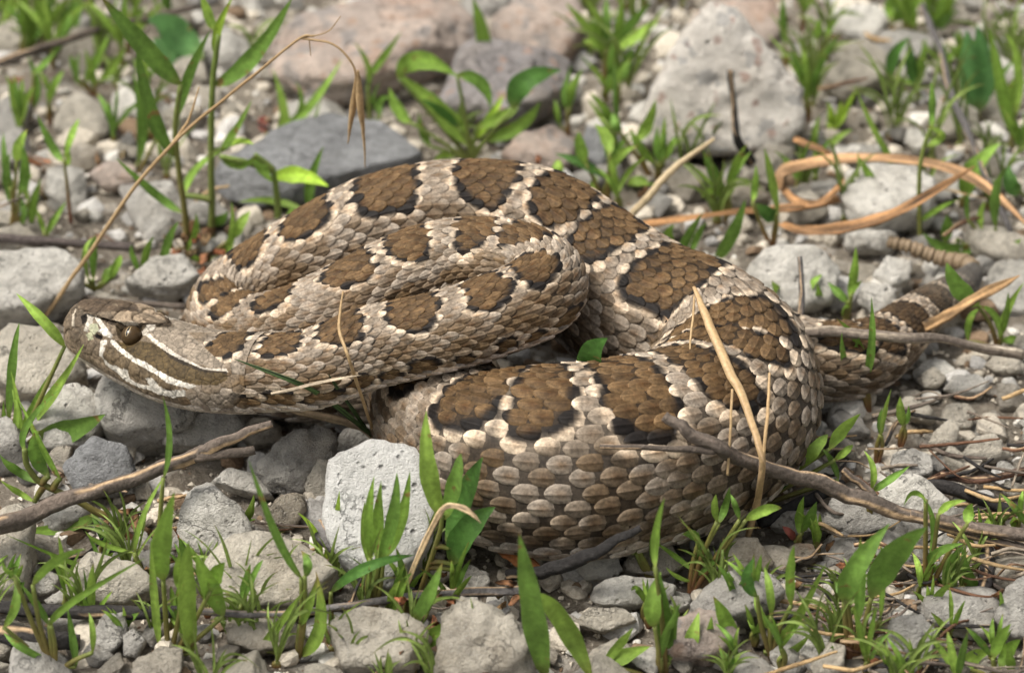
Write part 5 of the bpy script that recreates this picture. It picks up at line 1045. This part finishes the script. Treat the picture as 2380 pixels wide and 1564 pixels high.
twig('twig', [[(1858, 755, 1.2, 8), (1862, 680, 1.7, 7), (1857, 596, 2.3, 6)]], 'short upright twig stub behind the tail base', 'twig', GREYT, bare=.1)
twig('twig', [[(1180, 1340, .3, 14), (1250, 1326, .75, 15), (1330, 1304, 1.1, 16), (1410, 1270, 1.5, 14), (1492, 1222, 2.0, 8)]], 'charred twig resting against the front coil foot', 'twig', BLACK, bare=.2)
twig('stick', [[(-40, 1412, .5, 16), (120, 1420, .5, 16), (340, 1428, .5, 15), (460, 1418, .5, 12)]], 'blackened stick lying before the cream stones', 'stick', BLACK, bare=.06)
twig('stick', [[(470, 1420, .9, 8), (640, 1425, .8, 9), (820, 1408, .6, 10), (1000, 1382, .5, 10), (1240, 1372, .4, 13)]], 'thin grey stick lying under the front plants', 'stick', GREYT, bare=.2)
twig('stick', [[(-40, 1465, .3, 22), (80, 1480, .4, 26), (190, 1490, .3, 20)]], 'stubby charred stick with a tan scar', 'stick', BLACK, bare=.4)
twig('stick', [[(730, 1220, 1.0, 20), (820, 1290, .7, 24), (960, 1375, .4, 18)]], 'weathered grey stick leaning on the bright white stone', 'stick', GREYT, bare=.05)
twig('stick', [[(2150, 1122, .3, 15), (2240, 1145, .35, 15), (2350, 1185, .3, 14)]], 'blunt black stick among fine dead stems', 'stick', BLACK, bare=.08)
twig('stick', [[(2290, 1270, .4, 16), (2292, 1330, .3, 16), (2285, 1392, .2, 14)]], 'short upright-looking black stick in the litter', 'stick', BLACK, bare=.05)
twig('stick', [[(2190, 1108, .25, 10), (2300, 1112, .3, 9), (2420, 1082, .3, 10)]], 'red-brown stick behind the blunt black stick', 'stick', ((.14, .075, .05), (.07, .045, .035)), bare=.1)
twig('twig', [[(2140, 15, 2.2, 7), (2185, 110, 1.9, 8), (2210, 210, 1.6, 9), (2260, 340, 1.2, 8), (2295, 420, .9, 8), (2350, 540, .3, 7)]], 'thin grey twig slanting down to the orange blades', 'twig', GREYT, bare=.15)
twig('twig', [[(-40, 552, .3, 12), (120, 562, .35, 12), (310, 578, .3, 10)]], 'dark rough twig behind the broad pale stone', 'twig', ((.13, .105, .095), (.07, .058, .052)), bare=.05)
twig('twig', [[(-40, 662, .5, 8), (80, 672, .5, 7), (200, 692, .4, 6), (430, 712, .4, 7)]], 'thin brown twig passing behind the snake head', 'twig', BARK, bare=.1)
twig('stalk', [[(-40, 160, .8, 10), (100, 110, 1.0, 10), (240, 70, .9, 9), (460, 15, .7, 8)]], 'long brown stem blurred behind the blunt beige stone', 'stem', BARK, bare=.2)
twig('twig', [[(1698, 165, 2.6, 7), (1704, 240, 1.9, 8), (1712, 320, 1.2, 10), (1745, 378, .4, 13)]], 'black dead twig standing before the tall pointed stone', 'twig', BLACK, bare=.05)
twig('stick', [[(1770, 1212, .3, 14), (1870, 1165, .4, 13), (1960, 1130, .4, 12)]], 'dark stick half hidden between coil and branch', 'stick', BLACK, bare=.1)

STRAW = ((.46, .33, .18), (.36, .24, .12))
Ys = P(110, 735, .2)[1]
def yz(pts, Y0): return [(x, y, float(PY(x, y, Y0 + o)[2]), r) for x, y, o, r in pts]
twig('dry_grass_stalk', [yz([(105, 738, 0, 5), (200, 600, .1, 5), (310, 440, .2, 4.5), (420, 315, .2, 4), (560, 200, .2, 3.5), (690, 95, .2, 3), (730, 84, .2, 3)], Ys), yz([(400, 335, .2, 4), (440, 275, .25, 3), (463, 203, .3, 1.5)], Ys), yz([(700, 91, .2, 3), (770, 102, .1, 2.5), (820, 150, 0, 2.5), (830, 215, 0, 2)], Ys), yz([(705, 88, .2, 2), (760, 75, .2, 1.5), (792, 38, .2, 1)], Ys), yz([(718, 90, .2, 1.5), (722, 130, .2, 1)], Ys),
     yz([(832, 165, 0, 3), (835, 230, 0, 9), (845, 310, 0, 4), (848, 390, 0, 1)], Ys), yz([(828, 180, 0, 3), (820, 245, .1, 8), (808, 335, .1, 1)], Ys)], 'long bent dry grass stalk with drooping seed head', 'grass stalk', STRAW, bare=0, rough=.03, mat=M_DRY)
twig('dry_grass_stalk', [[(1612, 668, 3.6, 4), (1645, 740, 3.6, 10), (1690, 850, 3.45, 11), (1740, 960, 3.1, 9), (1772, 1062, 2.7, 8), (1762, 1150, 1.6, 8), (1738, 1252, .3, 6)]], 'thick tan dead stalk bent across the coil side', 'grass stalk', STRAW, bare=0, rough=.06, mat=M_DRY)
twig('dry_grass_stalk', [[(1788, 868, 3.4, 3), (1782, 980, 3.2, 4), (1770, 1095, 2.4, 4), (1752, 1180, 1.2, 4), (1735, 1250, .3, 4)]], 'thin straw beside the thick tan dead stalk', 'grass stalk', STRAW, bare=0, rough=.04, mat=M_DRY)
twig('dry_grass_stalk', [[(1702, 905, 3.55, 3), (1698, 990, 3.2, 3), (1690, 1105, 2.4, 3)], ], 'short straw lying on the front coil scales', 'grass stalk', STRAW, bare=0, rough=.04, mat=M_DRY)
twig('dry_grass_stalk', [[(1614, 690, 3.65, 2.5), (1608, 760, 3.5, 3), (1602, 830, 3.2, 2)]], 'short straw hanging from the thick tan stalk top', 'grass stalk', STRAW, bare=0, rough=.04, mat=M_DRY)
twig('dry_grass_stalk', [[(797, 678, 4.2, 2), (788, 760, 3.95, 4), (812, 840, 3.6, 4), (850, 950, 2.2, 4), (882, 1040, .3, 4)]], 'thin straw standing before the snake neck', 'grass stalk', STRAW, bare=0, rough=.05, mat=M_DRY)
twig('dry_grass_stalk', [[(1465, 505, 1.0, 9), (1520, 440, 1.6, 9), (1570, 390, 1.9, 8), (1660, 322, 2.3, 4)]], 'pale straw slanting up behind the coil shoulder', 'grass stalk', ((.58, .47, .30), (.48, .37, .22)), bare=0, rough=.05, mat=M_DRY)
def ribbon(name, pts, wd, label, cat, col, mat=M_DRY, tw=(0, .3), group=None):
    c = catmull(np.array([P(x, y, z) for x, y, z in pts]), 12); n = len(c); t = np.linspace(0, 1, n)
    T = np.gradient(c, axis=0); T /= np.linalg.norm(T, axis=1)[:, None]
    wv = np.cross(T, -FWD); wv /= np.linalg.norm(wv, axis=1)[:, None] + 1e-9; nn = np.cross(wv, T)
    a = np.interp(t, np.linspace(0, 1, len(tw)), tw); wdir = wv * np.cos(a)[:, None] + nn * np.sin(a)[:, None]; nd = nn * np.cos(a)[:, None] - wv * np.sin(a)[:, None]
    hw = wd * px_cm(c[0]) / 2 * np.interp(t, [0, .08, .8, 1], [.75, 1, .95, .12]); th = .007
    V, C = [], []; NL[0] += 1
    for u, sg in ((-1, 0), (-.5, 1), (0, 1), (.5, 1), (1, 0), (.5, -1), (0, -1), (-.5, -1)):
        V.append(c + wdir * (u * hw * (1 + .16 * np.sin(t * 11 + u * 2 + NL[0]) + .08 * np.sin(t * 37)))[:, None] + nd * (u * u * hw * .22 + .10 * hw * np.sin(t * 13 + 4 * u) + sg * th)[:, None])
        k = 1 + .75 * fbm(np.stack([t * 5 + NL[0], 0 * t + u * 6, 0 * t], -1), 4, 3) + .22 * np.sin(u * 9 + NL[0]); C.append(np.array(col)[None] * k[:, None])
    V = np.stack(V, 1).reshape(-1, 3); C = np.stack(C, 1).reshape(-1, 3)
    B = P(*pts[0]); o = mk(name, V, grid_faces(n, 8, True), mat, None, np.clip(C, .01, .9), org=B); return tag(o, label, cat, group)
ORA = (.31, .165, .072); OR2 = (.36, .215, .11)
ribbon('dead_grass', [(1475, 528, .5), (1560, 512, .5), (1680, 498, .5), (1800, 488, .5), (1880, 478, .6), (1990, 455, .6), (2050, 462, .5)], 20, 'flat orange dead blade reaching the coil shoulder', 'dead leaf', ORA, tw=(.2, .9, .1, .7))
ribbon('dead_grass', [(1815, 520, .7), (1870, 536, .8), (1960, 532, 1.0), (2060, 502, 1.3), (2160, 452, 1.6), (2265, 388, 1.9)], 28, 'thick orange dead blade curving up over the pale flat stone', 'dead leaf', ORA, tw=(1.0, .2, .6, .1))
ribbon('dead_grass', [(1812, 440, .6), (1815, 405, .9), (1860, 388, 1.0), (1980, 370, 1.1), (2120, 372, 1.2), (2230, 400, 1.1), (2320, 460, .8), (2420, 560, .4)], 30, 'broad curled orange dead blade arching over its neighbours', 'dead leaf', OR2, tw=(1.1, .2, .9, .1, .6))
ribbon('dead_grass', [(1815, 435, .6), (1850, 468, .6), (1910, 470, .7), (1970, 420, .9), (2040, 385, 1.0)], 21, 'twisted orange dead blade inside the curled loop', 'dead leaf', ORA, tw=(.1, .6, .2))
ribbon('dead_grass', [(2125, 775, .9), (2190, 738, 1.1), (2280, 688, 1.4), (2370, 640, 1.6)], 26, 'straight tan dead blade beside the tail tip', 'dead leaf', (.44, .27, .13))
ribbon('dead_grass', [(1100, 1235, .5), (1150, 1262, .55), (1200, 1295, .55), (1260, 1320, .45)], 42, 'orange-brown dead leaf poking out under the front coil', 'dead leaf', (.34, .13, .045), tw=(.3, .5))
ribbon('dead_grass', [(885, 1040, .5), (850, 1000, 1.0), (790, 975, 1.4), (690, 955, 1.9), (640, 935, 2.4)], 20, 'tan dry blade curling under the snake neck', 'dead leaf', (.50, .38, .25), tw=(.5, .2, .7))
ribbon('dead_grass', [(630, 915, 3.05), (700, 900, 3.2), (760, 885, 3.3), (840, 872, 3.4)], 8, 'pale dry blade lying across the snake neck', 'dead leaf', (.46, .37, .26), tw=(.2, .5))
ribbon('green_grass', [(882, 1030, .4), (840, 990, 1.4), (760, 928, 2.5), (680, 885, 3.15), (545, 834, 3.35)], 13, 'dark green grass blade laid across the snake neck', 'grass blade', (.055, .095, .030), tw=(.3, .3))
ribbon('green_grass', [(884, 1030, .4), (850, 995, 1.2), (805, 930, 2.4), (762, 868, 3.3)], 10, 'short dark grass blade beside the neck-crossing blade', 'grass blade', (.055, .095, .030), tw=(.3, .3))
ribbon('dead_grass', [(940, 1375, .5), (975, 1290, 1.6), (1015, 1205, 2.6), (1035, 1178, 2.85), (1065, 1178, 2.9), (1095, 1192, 2.85), (1118, 1215, 2.7)], 14, 'bent straw-coloured dead stem among the tall leafy plant', 'dead leaf', (.46, .34, .20), tw=(.3, .1))
ribbon('dead_grass', [(1845, 325, 1.0), (1900, 345, 1.0), (1950, 372, .8)], 14, 'small orange sliver behind the orange loop', 'dead leaf', ORA)
# loose dead stems in the litter
k = 0
for q in range(215):
    if q < 150: px, py = R_.uniform(1850, 2420), R_.uniform(900, 1560)
    elif q < 175: px, py = R_.uniform(200, 750), R_.uniform(1090, 1330)
    else: px, py = R_.uniform(-20, 2400), R_.choice([R_.uniform(0, 600), R_.uniform(1300, 1560)])
    B = P(px, py, .1)
    if on_snake(B, .4): continue
    a = R_.choice([R_.gauss(.25, .35), R_.gauss(-.4, .4)]); l = R_.uniform(60, 190); z0 = R_.uniform(.12, .55); bow = R_.uniform(-18, 18)
    r = R_.uniform(2, 5.5); pal = R_.choice([STRAW, PALE, BARK, BARK, BLACK, ((.17, .085, .05), (.10, .055, .035))])
    dx, dy_ = math.cos(a) * l / 2, math.sin(a) * l / 2 * .7
    nm = {id(STRAW): 'tan', id(PALE): 'pale weathered', id(BARK): 'grey-brown', id(BLACK): 'blackened'}.get(id(pal), 'reddish')
    twig('fallen_straw', [[(px - dx, py - dy_, z0, r), (px + R_.uniform(-8, 8), py + bow, z0 + R_.uniform(0, .25), r), (px + dx, py + dy_, z0 + R_.uniform(-.1, .3), r * .6)]], lab16(('short ' if l < 100 else 'long ') + ('fine ' if r < 3.2 else 'stout ') + nm + ' straw by ' + beside(B)), 'straw', pal, bare=.15, rough=.1, group='loose ' + nm + ' straws', ns=6)
# brown withered leaves at plant feet
for q in range(115):
    px, py = R_.choice([(R_.uniform(250, 480), R_.uniform(1190, 1330)), (R_.uniform(750, 1300), R_.uniform(1330, 1500)), (R_.uniform(1800, 2380), R_.uniform(1150, 1560)), (R_.uniform(380, 520), R_.uniform(520, 620)), (R_.uniform(0, 2380), R_.uniform(60, 520))])
    if on_snake(P(px, py, .1), .3): continue
    a = R_.uniform(0, 6.28); l = R_.uniform(22, 55); z0 = R_.uniform(.15, .5)
    pts = [(px, py, z0), (px + math.cos(a) * l * .5 + R_.uniform(-8, 8), py + math.sin(a) * l * .4, z0 + R_.uniform(.0, .3)), (px + math.cos(a) * l, py + math.sin(a) * l * .7, z0 + R_.uniform(-.1, .2))]
    ribbon('leaf_scrap', pts, R_.uniform(10, 22), lab16(('tiny ' if l < 33 else 'large ' if l > 46 else '') + 'shrivelled brown leaf by ' + beside(P(px, py, .1))), 'dead leaf', (.19 * R_.uniform(.6, 1.2), .085, .040), tw=(R_.uniform(-1, 1), R_.uniform(-1, 1)), group='shrivelled leaves on the gravel')
print('leaves', NL[0], 'sprouts', len(SPR), 'stones', len(placed))
